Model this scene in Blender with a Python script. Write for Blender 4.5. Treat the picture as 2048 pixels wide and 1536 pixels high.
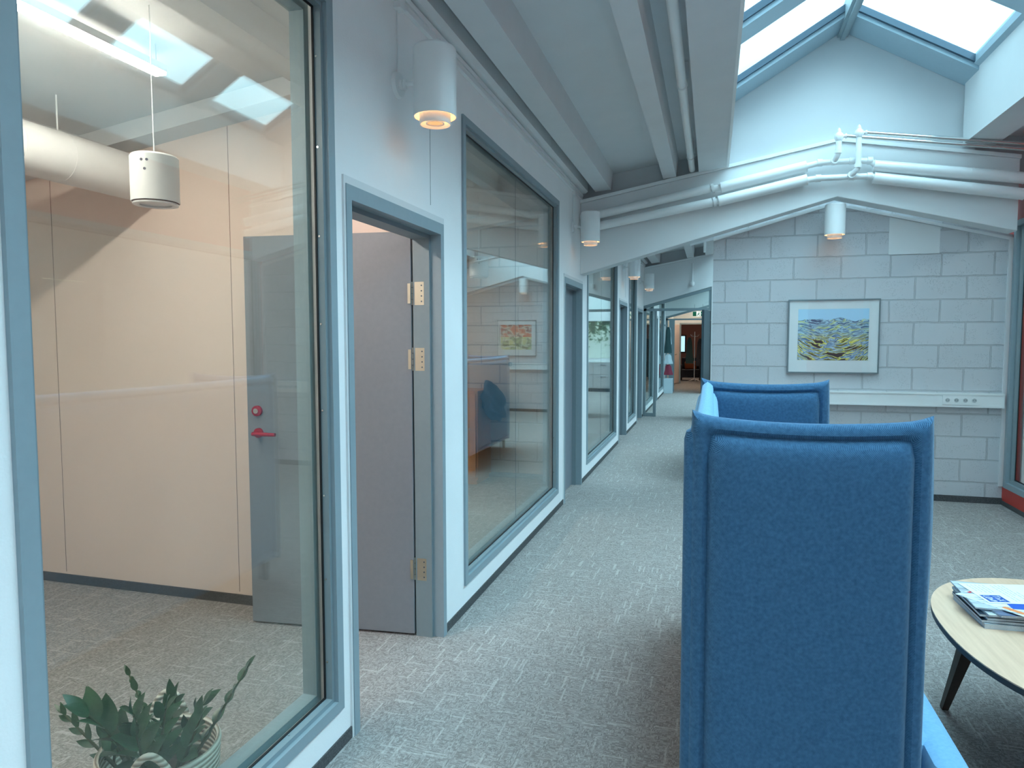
import bpy, bmesh, math, random
from mathutils import Vector, Matrix
random.seed(7)
S = bpy.context.scene
COL = S.collection
for o in list(bpy.data.objects): bpy.data.objects.remove(o, do_unlink=True)
R = math.radians

# ------------------------------------------------------------------ camera
CAMZ = 1.538
cd = bpy.data.cameras.new('camera'); cam = bpy.data.objects.new('camera', cd); COL.objects.link(cam)
yaw, pitch, roll = R(16.127), R(3.659), R(.079)
fwd = Vector((-math.sin(yaw)*math.cos(pitch), math.cos(yaw)*math.cos(pitch), -math.sin(pitch)))
right0 = Vector((math.cos(yaw), math.sin(yaw), 0)); down0 = fwd.cross(right0)
right = math.cos(roll)*right0 + math.sin(roll)*down0
down = -math.sin(roll)*right0 + math.cos(roll)*down0
m = Matrix((( right.x, -down.x, -fwd.x, 0), (right.y, -down.y, -fwd.y, 0), (right.z, -down.z, -fwd.z, CAMZ), (0, 0, 0, 1)))
cam.matrix_world = m
cd.sensor_width = 36; cd.lens = 1380.7/2048*36; cd.clip_start = .05; cd.clip_end = 200
S.camera = cam

# ------------------------------------------------------------------ world: overcast sky
w = bpy.data.worlds.new('world'); S.world = w; w.use_nodes = True
bg = w.node_tree.nodes['Background']
wn = w.node_tree.nodes; wl_ = w.node_tree.links
tcw = wn.new('ShaderNodeTexCoord'); sxw = wn.new('ShaderNodeSeparateXYZ'); wl_.new(tcw.outputs['Generated'], sxw.inputs[0])
# sky shaped to light the left wall: brighter up right, dimmer behind the camera
dt = wn.new('ShaderNodeVectorMath'); dt.operation = 'DOT_PRODUCT'; wl_.new(tcw.outputs['Generated'], dt.inputs[0])
dt.inputs[1].default_value = Vector((.62, .05, .78)).normalized()
def wm(op, a_, b_):
    n_ = wn.new('ShaderNodeMath'); n_.operation = op
    for i_, v_ in enumerate((a_, b_)):
        if isinstance(v_, (int, float)): n_.inputs[i_].default_value = v_
        else: wl_.new(v_, n_.inputs[i_])
    return n_.outputs[0]
cl = wm('MAXIMUM', dt.outputs['Value'], 0.0)
sxw = wn.new('ShaderNodeSeparateXYZ'); wl_.new(tcw.outputs['Generated'], sxw.inputs[0])
low = wm('MINIMUM', wm('MAXIMUM', wm('ADD', wm('MULTIPLY', sxw.outputs['Z'], 1.55), .08), .3), 1.0)
fs_ = wm('MULTIPLY', wm('ADD', wm('MULTIPLY', wm('POWER', cl, 3.0), 8.5), 2.0), low)
wl_.new(fs_, bg.inputs[1])
bg.inputs[0].default_value = (.53, .885, 1.04, 1)

# ------------------------------------------------------------------ exposure
S.view_settings.view_transform = 'Standard'; S.view_settings.look = 'None'
S.view_settings.gamma = 1; S.view_settings.use_curve_mapping = False
S.view_settings.exposure = 1.08
S.cycles.max_bounces = 14; S.cycles.diffuse_bounces = 8; S.cycles.glossy_bounces = 6
S.cycles.transparent_max_bounces = 24; S.cycles.transmission_bounces = 6
S.cycles.sample_clamp_indirect = 8

def portal(x, y, z, sx, sy, rot):
    l = bpy.data.lights.new('skylight_portal', 'AREA'); l.shape = 'RECTANGLE'; l.size = sx; l.size_y = sy
    l.cycles.is_portal = True
    o = bpy.data.objects.new('skylight_portal', l); COL.objects.link(o); o.location = (x, y, z); o.rotation_euler = rot
SLOPE = math.atan(.585)
for y0, y1 in ((-6.4, .2), (.5, 7.13), (7.4, 13.98), (14.3, 20.85)):
    ln = 1.0/math.cos(SLOPE)+.06
    portal(.61, (y0+y1)/2, 4.22, ln, y1-y0, (0, -SLOPE, 0))
    portal(1.62, (y0+y1)/2, 4.22, ln, y1-y0, (0, SLOPE, 0))

# ------------------------------------------------------------------ materials
def srgb(r, g, b):
    f = lambda c: (c/255/12.92) if c/255 <= .04045 else ((c/255+.055)/1.055)**2.4
    return (f(r), f(g), f(b), 1)
MATS = {}
def newmat(name):
    mt = bpy.data.materials.new(name); mt.use_nodes = True; nt = mt.node_tree
    return mt, nt, nt.nodes['Principled BSDF']
def coords(nt, scale=(1, 1, 1), loc=(0, 0, 0), src='Object'):
    tc = nt.nodes.new('ShaderNodeNewGeometry'); mp = nt.nodes.new('ShaderNodeMapping')
    nt.links.new(tc.outputs['Position'], mp.inputs[0])
    mp.inputs['Scale'].default_value = scale; mp.inputs['Location'].default_value = loc
    return mp.outputs[0]
def noise(nt, vec, sc, detail=3, rough=.55):
    n = nt.nodes.new('ShaderNodeTexNoise'); n.inputs['Scale'].default_value = sc
    n.inputs['Detail'].default_value = detail; n.inputs['Roughness'].default_value = rough
    nt.links.new(vec, n.inputs['Vector']); return n.outputs['Fac']
def ramp(nt, fac, stops):
    r = nt.nodes.new('ShaderNodeValToRGB'); e = r.color_ramp.elements
    while len(e) < len(stops): e.new(.5)
    for i, (p, c) in enumerate(stops): e[i].position = p; e[i].color = c
    nt.links.new(fac, r.inputs[0]); return r.outputs[0]
def bump(nt, bsdf, h, strength, dist):
    b = nt.nodes.new('ShaderNodeBump'); b.inputs['Strength'].default_value = strength; b.inputs['Distance'].default_value = dist
    nt.links.new(h, b.inputs['Height']); nt.links.new(b.outputs[0], bsdf.inputs['Normal'])
def math_(nt, op, a, b=None, c=None):
    n = nt.nodes.new('ShaderNodeMath'); n.operation = op
    for i, v in enumerate((a, b, c)):
        if v is None: continue
        if isinstance(v, (int, float)): n.inputs[i].default_value = v
        else: nt.links.new(v, n.inputs[i])
    return n.outputs[0]
def plain(name, col, rough=.5, metal=0, spec=.5, nz=0, nsc=40, bmp=0, bsc=300, bd=.001):
    mt, nt, b = newmat(name)
    b.inputs['Roughness'].default_value = rough; b.inputs['Metallic'].default_value = metal
    b.inputs['Specular IOR Level'].default_value = spec
    v = coords(nt)
    n = noise(nt, v, nsc)
    d = max(nz, .02)
    c0 = tuple(max(0, c*(1-d)) for c in col[:3])+(1,); c1 = tuple(min(1, c*(1+d)) for c in col[:3])+(1,)
    nt.links.new(ramp(nt, n, [(.3, c0), (.7, c1)]), b.inputs['Base Color'])
    if bmp: bump(nt, b, noise(nt, v, bsc), bmp, bd)
    return mt
W = plain('white_paint', (.72, .73, .735, 1), .55, nsc=3, nz=.015)
WT = plain('textured_white_wall', (.87, .87, .87, 1), .6, nz=.01, nsc=3, bmp=.45, bsc=160, bd=.002)
WD = plain('white_ceiling', (.68, .69, .70, 1), .7, nsc=5, nz=.02)
WGB = plain('dimmed_white_gable', (.56, .57, .585, 1), .6, nsc=2)  # white darkened to offset the strong rooflight on the gables
WG = plain('white_enamel', (.80, .81, .81, 1), .3, nsc=4)
GR = plain('grey_blue_steel_paint', (.215, .275, .30, 1), .35, nz=.02)
GRL = plain('grey_blue_light', (.27, .34, .375, 1), .4)
DOORM = plain('grey_door_laminate', (.215, .235, .265, 1), .38, nz=.03)
BLK = plain('black_rubber', (.008, .01, .012, 1), .5)
BASE = plain('dark_baseboard', (.075, .075, .078, 1), .9, nz=.45, nsc=160)
REDW = plain('red_painted_wall', srgb(190, 62, 52), .5)
REDP = plain('red_plastic', srgb(165, 18, 42), .25)
CHR = plain('chrome', (.75, .76, .75, 1), .18, metal=1)
BRASS = plain('nickel_hinge', (.55, .52, .42, 1), .3, metal=1)
PINK = plain('peach_wall_panel', srgb(234, 214, 202), .5, nsc=2, nz=.02)
SKYF = plain('skylight_frame_paint', (.36, .47, .54, 1), .5)
DGR = plain('dark_grey_seal', (.05, .09, .13, 1), .5)
WOODC = plain('orange_wood_cabinet', srgb(196, 138, 92), .45, nz=.08, nsc=12)
DWOOD = plain('dark_walnut_leg', (.045, .028, .02, 1), .5, nz=.2, nsc=30)
DCLOTH = plain('dark_cloth', (.03, .028, .035, 1), .9, nz=.3, nsc=20)
GREEND = plain('dark_green_leaf', (.028, .085, .042, 1), .28, nz=.25, nsc=18, bmp=.2, bsc=60)
STEM = plain('plant_stem', (.05, .075, .035, 1), .5)
SOIL = plain('soil', (.02, .015, .01, 1), .9, nz=.4, nsc=80)
BROWNP = plain('brown_pink_wall', srgb(170, 120, 105), .6)
GREENS = plain('exit_green', (.0, .18, .07, 1), .4)
ORANGEC = plain('orange_cushion', srgb(190, 95, 50), .8)
CABW = plain('cabinet_white', (.55, .52, .52, 1), .4)

def glassmat(name, tint=(.93, .96, .95, 1), k=1.0, base=.04):
    mt = bpy.data.materials.new(name); mt.use_nodes = True; nt = mt.node_tree; nt.nodes.clear()
    out = nt.nodes.new('ShaderNodeOutputMaterial'); mx = nt.nodes.new('ShaderNodeMixShader')
    tr = nt.nodes.new('ShaderNodeBsdfTransparent'); tr.inputs[0].default_value = tint
    gl = nt.nodes.new('ShaderNodeBsdfGlossy'); gl.inputs['Roughness'].default_value = 0.0; gl.inputs[0].default_value = (1, 1, 1, 1)
    lw = nt.nodes.new('ShaderNodeLayerWeight'); lw.inputs[0].default_value = .5
    p = math_(nt, 'POWER', lw.outputs['Facing'], 5); f = math_(nt, 'MULTIPLY_ADD', p, (1-base)*k, base*k)
    f = math_(nt, 'MINIMUM', f, 1.0)
    nt.links.new(f, mx.inputs[0]); nt.links.new(tr.outputs[0], mx.inputs[1]); nt.links.new(gl.outputs[0], mx.inputs[2])
    nt.links.new(mx.outputs[0], out.inputs[0]); return mt
GLASS = glassmat('window_glass')
GLASSR = glassmat('roof_glass', tint=(.97, .98, .98, 1))

def emis(name, col, s):
    mt = bpy.data.materials.new(name); mt.use_nodes = True; nt = mt.node_tree; nt.nodes.clear()
    out = nt.nodes.new('ShaderNodeOutputMaterial'); e = nt.nodes.new('ShaderNodeEmission')
    e.inputs[0].default_value = col; e.inputs[1].default_value = s; nt.links.new(e.outputs[0], out.inputs[0]); return mt
TUBE = emis('tube_light', (1, .80, .58, 1), 16)
TUBEW = emis('bright_tube_light', (1, .88, .79, 1), 52)
FILLTUBE = emis('cool_fill_light', (.8, .95, 1, 1), 14)  # glow of the linear lights added in the right rooms
BULB = emis('warm_bulb', (1, .50, .20, 1), 9)
LENS = emis('warm_lens', (1, .50, .22, 1), .55)

def carpet():
    mt, nt, b = newmat('woven_grey_carpet'); b.inputs['Roughness'].default_value = .95; b.inputs['Specular IOR Level'].default_value = .1
    g = nt.nodes.new('ShaderNodeNewGeometry')
    def cell(sx, sy, ox=0.0):
        mp = nt.nodes.new('ShaderNodeMapping'); mp.inputs['Scale'].default_value = (1/sx, 1/sy, .001); mp.inputs['Location'].default_value = (ox, ox*.7, .5)
        nt.links.new(g.outputs['Position'], mp.inputs[0])
        fl = nt.nodes.new('ShaderNodeVectorMath'); fl.operation = 'FLOOR'; nt.links.new(mp.outputs[0], fl.inputs[0])
        wn_ = nt.nodes.new('ShaderNodeTexWhiteNoise'); wn_.noise_dimensions = '3D'; nt.links.new(fl.outputs[0], wn_.inputs['Vector']); return wn_.outputs['Value']
    a = cell(.0045, .0125); c = cell(.0125, .0045, 3.3); sel = math_(nt, 'GREATER_THAN', cell(.025, .025, 1.7), .5)
    mx = nt.nodes.new('ShaderNodeMix'); nt.links.new(sel, mx.inputs[0]); nt.links.new(a, mx.inputs[2]); nt.links.new(c, mx.inputs[3])
    fine = noise(nt, g.outputs['Position'], 260, 2, .6); big = noise(nt, g.outputs['Position'], 14, 2)
    h = math_(nt, 'ADD', math_(nt, 'ADD', math_(nt, 'MULTIPLY', mx.outputs[0], .30), math_(nt, 'MULTIPLY', fine, .58)), math_(nt, 'MULTIPLY', big, .12))
    colr = ramp(nt, h, [(.22, (.15, .135, .13, 1)), (.5, (.30, .275, .262, 1)), (.78, (.48, .445, .43, 1))])
    ln1 = math_(nt, 'GREATER_THAN', cell(.008, .11, 5.1), .968); ln2 = math_(nt, 'GREATER_THAN', cell(.09, .008, 9.2), .975)
    mc = nt.nodes.new('ShaderNodeMix'); mc.data_type = 'RGBA'
    nt.links.new(math_(nt, 'MULTIPLY', math_(nt, 'MAXIMUM', ln1, ln2), .30), mc.inputs[0]); nt.links.new(colr, mc.inputs[6]); mc.inputs[7].default_value = (.64, .60, .58, 1)
    nt.links.new(mc.outputs[2], b.inputs['Base Color'])
    bump(nt, b, h, .45, .003); return mt
CARPET = carpet()

def blocks(name, col, xo, mort=.82):
    mt, nt, b = newmat(name); b.inputs['Roughness'].default_value = .75; b.inputs['Specular IOR Level'].default_value = .3
    g = nt.nodes.new('ShaderNodeNewGeometry'); sp = nt.nodes.new('ShaderNodeSeparateXYZ'); nt.links.new(g.outputs['Position'], sp.inputs[0])
    cb = nt.nodes.new('ShaderNodeCombineXYZ')
    wob = noise(nt, g.outputs['Position'], 9, 2)
    wv = math_(nt, 'MULTIPLY', math_(nt, 'SUBTRACT', wob, .5), .012)
    nt.links.new(math_(nt, 'ADD', math_(nt, 'ADD', sp.outputs[0], -xo), wv), cb.inputs[0])
    nt.links.new(math_(nt, 'ADD', math_(nt, 'ADD', sp.outputs[2], -.191+.43), wv), cb.inputs[1])
    br = nt.nodes.new('ShaderNodeTexBrick'); nt.links.new(cb.outputs[0], br.inputs['Vector'])
    br.inputs['Scale'].default_value = 1; br.inputs['Mortar Size'].default_value = .0075; br.inputs['Mortar Smooth'].default_value = .35
    br.inputs['Brick Width'].default_value = .43; br.inputs['Row Height'].default_value = .215; br.offset = .5; br.offset_frequency = 2
    br.inputs['Color1'].default_value = col; br.inputs['Color2'].default_value = tuple(c*.95 for c in col[:3])+(1,)
    br.inputs['Mortar'].default_value = tuple(c*mort for c in col[:3])+(1,)
    # pores of the aggregate blocks
    vo = nt.nodes.new('ShaderNodeTexVoronoi'); vo.inputs['Scale'].default_value = 85; nt.links.new(g.outputs['Position'], vo.inputs['Vector'])
    patch = noise(nt, g.outputs['Position'], 7, 3)
    pore = math_(nt, 'MULTIPLY', math_(nt, 'LESS_THAN', vo.outputs['Distance'], .26), math_(nt, 'GREATER_THAN', patch, .52))
    mc = nt.nodes.new('ShaderNodeMix'); mc.data_type = 'RGBA'
    nt.links.new(math_(nt, 'MULTIPLY', pore, .38), mc.inputs[0]); nt.links.new(br.outputs['Color'], mc.inputs[6]); mc.inputs[7].default_value = tuple(c*.45 for c in col[:3])+(1,)
    nt.links.new(mc.outputs[2], b.inputs['Base Color'])
    rough = noise(nt, g.outputs['Position'], 60, 4, .7)
    h = math_(nt, 'SUBTRACT', math_(nt, 'SUBTRACT', math_(nt, 'MULTIPLY', rough, .25), br.outputs['Fac']), math_(nt, 'MULTIPLY', pore, .5))
    bump(nt, b, h, .9, .008); return mt
BLOCK = blocks('white_painted_blocks', (.58, .585, .61, 1), .333)
BLOCKP = blocks('cream_painted_blocks', (.60, .50, .44, 1), .1, .55)

def fabric(name, c0, c1, per=.0042):
    mt, nt, b = newmat(name); b.inputs['Roughness'].default_value = .9; b.inputs['Specular IOR Level'].default_value = .15
    g = nt.nodes.new('ShaderNodeNewGeometry'); sp = nt.nodes.new('ShaderNodeSeparateXYZ'); nt.links.new(g.outputs['Position'], sp.inputs[0])
    k = 2*math.pi/per
    u = math_(nt, 'ADD', sp.outputs[0], sp.outputs[1])
    a = math_(nt, 'SINE', math_(nt, 'MULTIPLY', u, k)); c = math_(nt, 'SINE', math_(nt, 'MULTIPLY', sp.outputs[2], k))
    p = math_(nt, 'MULTIPLY_ADD', math_(nt, 'MULTIPLY', a, c), .5, .5)
    n = noise(nt, g.outputs['Position'], 90, 3)
    q = math_(nt, 'ADD', math_(nt, 'MULTIPLY', p, .6), math_(nt, 'MULTIPLY', n, .4))
    nt.links.new(ramp(nt, q, [(.25, c0), (.75, c1)]), b.inputs['Base Color'])
    b.inputs['Sheen Weight'].default_value = .35; b.inputs['Sheen Roughness'].default_value = .4
    b.inputs['Sheen Tint'].default_value = (.6, .75, .9, 1)
    bump(nt, b, q, .5, .0015); return mt
BLUE = fabric('dark_blue_weave', (.010, .046, .105, 1), (.082, .20, .345, 1))
LBLUE = fabric('light_blue_weave', (.13, .30, .50, 1), (.24, .46, .68, 1), .003)

def wood(name, c0, c1, ax=(3, 40, 3)):
    mt, nt, b = newmat(name); b.inputs['Roughness'].default_value = .42
    n = noise(nt, coords(nt, ax), 1.5, 5, .6)
    nt.links.new(ramp(nt, n, [(.3, c0), (.7, c1)]), b.inputs['Base Color']); return mt
ASH = wood('pale_ash_laminate', (.66, .42, .28, 1), (.78, .52, .36, 1), (40, 3, 3))
DEDGE = plain('dark_table_edge', (.05, .045, .045, 1), .5)

def rope():
    mt, nt, b = newmat('woven_cream_rope'); b.inputs['Roughness'].default_value = .9
    g = nt.nodes.new('ShaderNodeNewGeometry'); sp = nt.nodes.new('ShaderNodeSeparateXYZ'); nt.links.new(g.outputs['Position'], sp.inputs[0])
    s = math_(nt, 'SINE', math_(nt, 'MULTIPLY', sp.outputs[2], 2*math.pi/.017))
    n = noise(nt, g.outputs['Position'], 70, 3)
    q = math_(nt, 'ADD', math_(nt, 'MULTIPLY', math_(nt, 'MULTIPLY_ADD', s, .5, .5), .7), math_(nt, 'MULTIPLY', n, .3))
    nt.links.new(ramp(nt, q, [(.15, (.30, .25, .20, 1)), (.6, (.66, .60, .52, 1))]), b.inputs['Base Color'])
    bump(nt, b, q, .8, .006); return mt
ROPE = rope()

# ------------------------------------------------------------------ mesh helpers
class G:
    def __init__(s): s.v = []; s.f = []; s.mi = []
    def add(s, vs, fs, mi=0):
        o = len(s.v); s.v += [tuple(v) for v in vs]; s.f += [tuple(i+o for i in f) for f in fs]; s.mi += [mi]*len(fs); return s
    def box(s, x0, x1, y0, y1, z0, z1, mi=0):
        v = [(x0, y0, z0), (x1, y0, z0), (x1, y1, z0), (x0, y1, z0), (x0, y0, z1), (x1, y0, z1), (x1, y1, z1), (x0, y1, z1)]
        return s.add(v, [(0, 3, 2, 1), (4, 5, 6, 7), (0, 1, 5, 4), (1, 2, 6, 5), (2, 3, 7, 6), (3, 0, 4, 7)], mi)
    def prism(s, poly, a0, a1, ax='y', mi=0):
        # poly: 2D points; ax='y' -> (x,z) extruded in y; 'x' -> (y,z) in x; 'z' -> (x,y) in z
        def P(p, a): return (p[0], a, p[1]) if ax == 'y' else ((a, p[0], p[1]) if ax == 'x' else (p[0], p[1], a))
        n = len(poly); v = [P(p, a0) for p in poly]+[P(p, a1) for p in poly]
        f = [tuple(range(n)), tuple(range(2*n-1, n-1, -1))]+[(i, i+n, (i+1) % n+n, (i+1) % n) for i in range(n)]
        return s.add(v, f, mi)
    def tube(s, p0, p1, r0, r1=None, n=16, cap=True, mi=0):
        p0 = Vector(p0); p1 = Vector(p1); r1 = r0 if r1 is None else r1
        d = (p1-p0).normalized(); a = d.orthogonal().normalized(); b = d.cross(a)
        v = []
        for p, r in ((p0, r0), (p1, r1)):
            for i in range(n):
                t = 2*math.pi*i/n; v.append(p+a*(r*math.cos(t))+b*(r*math.sin(t)))
        f = [(i, (i+1) % n, (i+1) % n+n, i+n) for i in range(n)]
        if cap: f += [tuple(range(n-1, -1, -1)), tuple(range(n, 2*n))]
        return s.add(v, f, mi)
    def path(s, pts, r, n=10, mi=0):
        pts = [Vector(p) for p in pts]; v = []; f = []; a = None
        rs = r if isinstance(r, (list, tuple)) else [r]*len(pts)
        for k, p in enumerate(pts):
            d = (pts[min(k+1, len(pts)-1)]-pts[max(k-1, 0)]).normalized()
            a = d.orthogonal().normalized() if a is None else (a-d*a.dot(d)).normalized(); b = d.cross(a)
            for i in range(n):
                t = 2*math.pi*i/n; v.append(p+a*(rs[k]*math.cos(t))+b*(rs[k]*math.sin(t)))
        for k in range(len(pts)-1):
            f += [(k*n+i, k*n+(i+1) % n, (k+1)*n+(i+1) % n, (k+1)*n+i) for i in range(n)]
        f += [tuple(range(n-1, -1, -1)), tuple(range((len(pts)-1)*n, len(pts)*n))]
        return s.add(v, f, mi)
    def lathe(s, c, prof, n=32, mi=0, closed=False):
        # prof: [(r,z)...] around vertical axis through c
        v = []; f = []; k = len(prof)
        for r, z in prof:
            for i in range(n):
                t = 2*math.pi*i/n; v.append((c[0]+r*math.cos(t), c[1]+r*math.sin(t), c[2]+z))
        for j in range(k-1 if not closed else k):
            j2 = (j+1) % k
            f += [(j*n+i, j*n+(i+1) % n, j2*n+(i+1) % n, j2*n+i) for i in range(n)]
        if not closed:
            if prof[0][0] > 1e-4: pass
        return s.add(v, f, mi)
    def disc(s, c, r, z, n=32, mi=0):
        return s.add([(c[0]+r*math.cos(2*math.pi*i/n), c[1]+r*math.sin(2*math.pi*i/n), c[2]+z) for i in range(n)], [tuple(range(n))], mi)
    def mesh(s, name, mats, smooth=False, bevel=0):
        me = bpy.data.meshes.new(name); me.from_pydata(s.v, [], s.f)
        for mt in (mats if isinstance(mats, (list, tuple)) else [mats]): me.materials.append(mt)
        for p, i in zip(me.polygons, s.mi): p.material_index = i
        bm = bmesh.new(); bm.from_mesh(me); bmesh.ops.recalc_face_normals(bm, faces=bm.faces)
        bm.to_mesh(me); bm.free()
        if smooth:
            me.polygons.foreach_set('use_smooth', [True]*len(me.polygons))
            try: me.set_sharp_from_angle(angle=R(40))
            except Exception: pass
        return me

def wloc(o):
    l = Vector((0, 0, 0))
    while o is not None: l += o.location; o = o.parent
    return l
def obj(name, g, mats, parent=None, smooth=False, bevel=0, origin=None):
    # g in world coordinates; origin set at the geometry's base (or the parent's origin)
    off = wloc(parent) if parent else Vector((0, 0, 0))
    xs = [v[0] for v in g.v]; ys = [v[1] for v in g.v]; zs = [v[2] for v in g.v]
    o0 = Vector(((min(xs)+max(xs))/2, (min(ys)+max(ys))/2, min(zs))) if origin is None else Vector(origin)
    me = g.mesh(name, mats, smooth)
    me.transform(Matrix.Translation(-o0))
    o = bpy.data.objects.new(name, me); COL.objects.link(o); o.parent = parent; o.location = o0-off
    if bevel:
        b = o.modifiers.new('bevel', 'BEVEL'); b.width = bevel; b.segments = 2; b.limit_method = 'ANGLE'; b.angle_limit = R(40)
    return o
def tag(o, label=None, cat=None, group=None, kind=None):
    if label: o['label'] = label
    if cat: o['category'] = cat
    if group: o['group'] = group
    if kind: o['kind'] = kind
    return o
def thing(name, loc, label, cat, group=None):
    o = bpy.data.objects.new(name, None); COL.objects.link(o); o.location = loc; o.empty_display_size = .1
    return tag(o, label, cat, group)
def struct(name, g, mats, label=None, parent=None, **k):
    o = obj(name, g, mats, parent, **k)
    if not parent: o['kind'] = 'structure'
    if label: o['label'] = label
    return o
def setting(name, loc, label, cat):
    o = thing(name, loc, label, cat); o['kind'] = 'structure'; return o
def copy_tree(o, parent=None):
    c = o.copy(); COL.objects.link(c)
    if parent is not None: c.parent = parent
    for ch in list(o.children): copy_tree(ch, c)
    return c

# ------------------------------------------------------------------ dimensions
XL = -1.32; XI = -1.44; XR = 2.62; RIDGE = 1.11; OX0 = .117; OX1 = 2.12
SL = .585
def slabz(x): return 3.19+.14*(x-XL)            # hall slab underside (left of the rooflight)
def slabr(x): return 3.19+.14*(3.54-x)          # right of the rooflight
def roomz(x): return 3.02+.14*(x-XL)
def glz(x): return 3.88+SL*(min(x, 2*RIDGE-x)-OX0)
def beam_lo(x): return 2.866-.271*abs(x-1.1) if x < 1.1 else 2.866-.262*(x-1.1)
def beam_hi(x): return 3.367-.179*abs(x-1.1)
Y0, Y1 = -6.6, 31.5
BEAMS = [(.2, .42), (7.11, 7.31), (14.0, 14.2), (20.9, 21.1)]

# ------------------------------------------------------------------ floor
struct('floor', G().box(-5.2, 5.2, Y0, Y1, -.12, 0), CARPET, 'grey woven carpet floor running down the hall')

# ------------------------------------------------------------------ left wall with its openings
wins = [(1, 1.02, 2.246, .155, 2.755), (2, 3.585, 6.04, .155, 2.755), (3, 7.52, 9.98, .155, 2.755), (4, 11.45, 12.62, .155, 2.755),
        (5, 14.55, 16.4, .155, 2.6), (6, 18.3, 20.2, .155, 2.6)]
doors = [(1, 2.322, 3.29), (2, 6.285, 7.2), (3, 10.24, 11.2), (4, 12.82, 13.75), (5, 16.8, 17.8)]
DT = 2.118
ops = sorted([(a, b, z0, z1) for _, a, b, z0, z1 in wins]+[(a, b, 0, DT) for _, a, b in doors])
g = G(); y = Y0
for a, b, z0, z1 in ops:
    g.box(XI, XL, y, a, 0 if y > Y0 else 0, 3.25)
    if z0 > 0: g.box(XI, XL, a, b, 0, z0)
    g.box(XI, XL, a, b, z1, 3.25)
    y = b
g.box(XI, XL, y, 25.2, 0, 3.25)
for sy, z0, z1 in ((3.148, 2.19, 2.96), (2.31, 2.17, 2.175), (10.98, 2.2, 2.96)):
    if z1-z0 > .1: g.box(XL-.001, XL+.0012, sy-.0015, sy+.0015, z0, z1, 1)
struct('wall_left', g, [WT, plain('panel_joint', (.25, .28, .29, 1), .8)], 'white textured partition wall along the left side of the corridor')
# carpet skirting along the wall
g = G(); y = Y0
for a, b, z0, z1 in ops:
    if z0 == 0: g.box(XL, XL+.006, y, a, 0, .046); y = b
g.box(XL, XL+.006, y, 25.2, 0, .046)
struct('baseboard_left', g, BASE, 'low dark carpet skirting at the foot of the left wall')

def make_window(n, y0, y1, z0, z1, label):
    r = setting('window_%d' % n, (XL, (y0+y1)/2, z0), label, 'window')
    def ring(xa, xb, ins, wd, mt, nm, lab=None):
        g = G(); a, b, c, d = y0+ins, y1-ins, z0+ins, z1-ins
        g.box(xa, xb, a, a+wd, c, d).box(xa, xb, b-wd, b, c, d).box(xa, xb, a+wd, b-wd, c, c+wd).box(xa, xb, a+wd, b-wd, d-wd, d)
        o = obj(nm, g, mt, r)
        if lab: o['label'] = lab
        return o
    ring(XL-.022, XL+.012, 0, .042, GRL, 'outer_frame')
    ring(XL-.030, XL-.004, .042, .016, GR, 'glazing_bead')
    ring(XL-.036, XL-.030, .042, .022, BLK, 'gasket', 'black rubber gasket')
    ring(XI+.002, XL-.061, .042, .030, GRL, 'inner_frame')
    obj('pane', G().box(XL-.042, XL-.036, y0+.042, y1-.042, z0+.042, z1-.042), GLASS, r)
    obj('pane', G().box(XL-.060, XL-.054, y0+.042, y1-.042, z0+.042, z1-.042), GLASS, r)
    # screws in the glazing bead
    g = G()
    if n <= 2:
        zz = z0+.2
        while zz < z1-.1:
            for yy in (0,):
                g.tube((XL-.022, y1-.0582, zz), (XL-.022, y1-.0605, zz), .004, n=8)
            zz += .31
        yy = y0+.3
        while yy < y1-.1:
            g.tube((XL-.022, yy, z0+.0580), (XL-.022, yy, z0+.0605), .0035, n=8); yy += .31
        obj('screw', g, CHR, r)
    if y1-y0 > 2:
        ym = (y0+y1)/2+.03 if n != 2 else 4.78
        obj('pane_joint', G().box(XL-.0358, XL-.0350, ym-.0015, ym+.0015, z0+.09, z1-.09), DGR, r)
    return r
wl = {1: 'nearest large glazed opening in the left wall, peach room and potted plant behind it', 2: 'second tall window in the left wall, between two doors, wooden cabinet behind it',
      3: 'third left wall window, just past the first crossing roof beam', 4: 'narrow left wall window between the third and fourth doors',
      5: 'left wall window just beyond the glazed corridor screen', 6: 'farthest window of the left wall near the end doorway'}
for n, a, b, c, d in wins: make_window(n, a, b, c, d, wl[n])

def lever(parent, x, y, z, sx, sy):
    # red lever handle with rose; lever points along +/-y, stands proud in sx direction
    g = G().tube((x, y, z), (x+sx*.012, y, z), .026, n=20); g.tube((x+sx*.01, y, z), (x+sx*.05, y, z), .010, n=12)
    g.path([(x+sx*.05, y-sy*.008, z), (x+sx*.052, y+sy*.05, z), (x+sx*.05, y+sy*.12, z-.002)], [.010, .011, .010])
    return obj('handle', g, REDP, parent, smooth=True)
def frame_door(n, y0, y1, label, depth_in=.0):
    r = setting('door_%d' % n, (XL, (y0+y1)/2, 0), label, 'door')
    g = G(); fw = .04
    g.box(XL-.045, XL+.012, y0, y0+fw, 0, DT).box(XL-.045, XL+.012, y1-fw, y1, 0, DT).box(XL-.045, XL+.012, y0+fw, y1-fw, DT-.055, DT)
    obj('door_frame', g, GRL, r)
    g = G().box(XI-.015, XL-.045, y0, y0+fw+.018, 0, DT).box(XI-.015, XL-.045, y1-fw-.018, y1, 0, DT).box(XI-.015, XL-.045, y0+fw+.018, y1-fw-.018, DT-.075, DT)
    obj('frame_rebate', g, GR, r)
    g = G().box(XL-.002, XL+.008, y0-.012, y0, 0, DT+.03).box(XL-.002, XL+.008, y1, y1+.012, 0, DT+.03).box(XL-.002, XL+.008, y0, y1, DT, DT+.03)
    o = obj('edge_trim', g, W, r); o['label'] = 'thin white cover strip'
    return r
r1 = frame_door(1, 2.322, 3.29, 'open grey door right after the nearest window, swung into the peach room')
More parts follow.
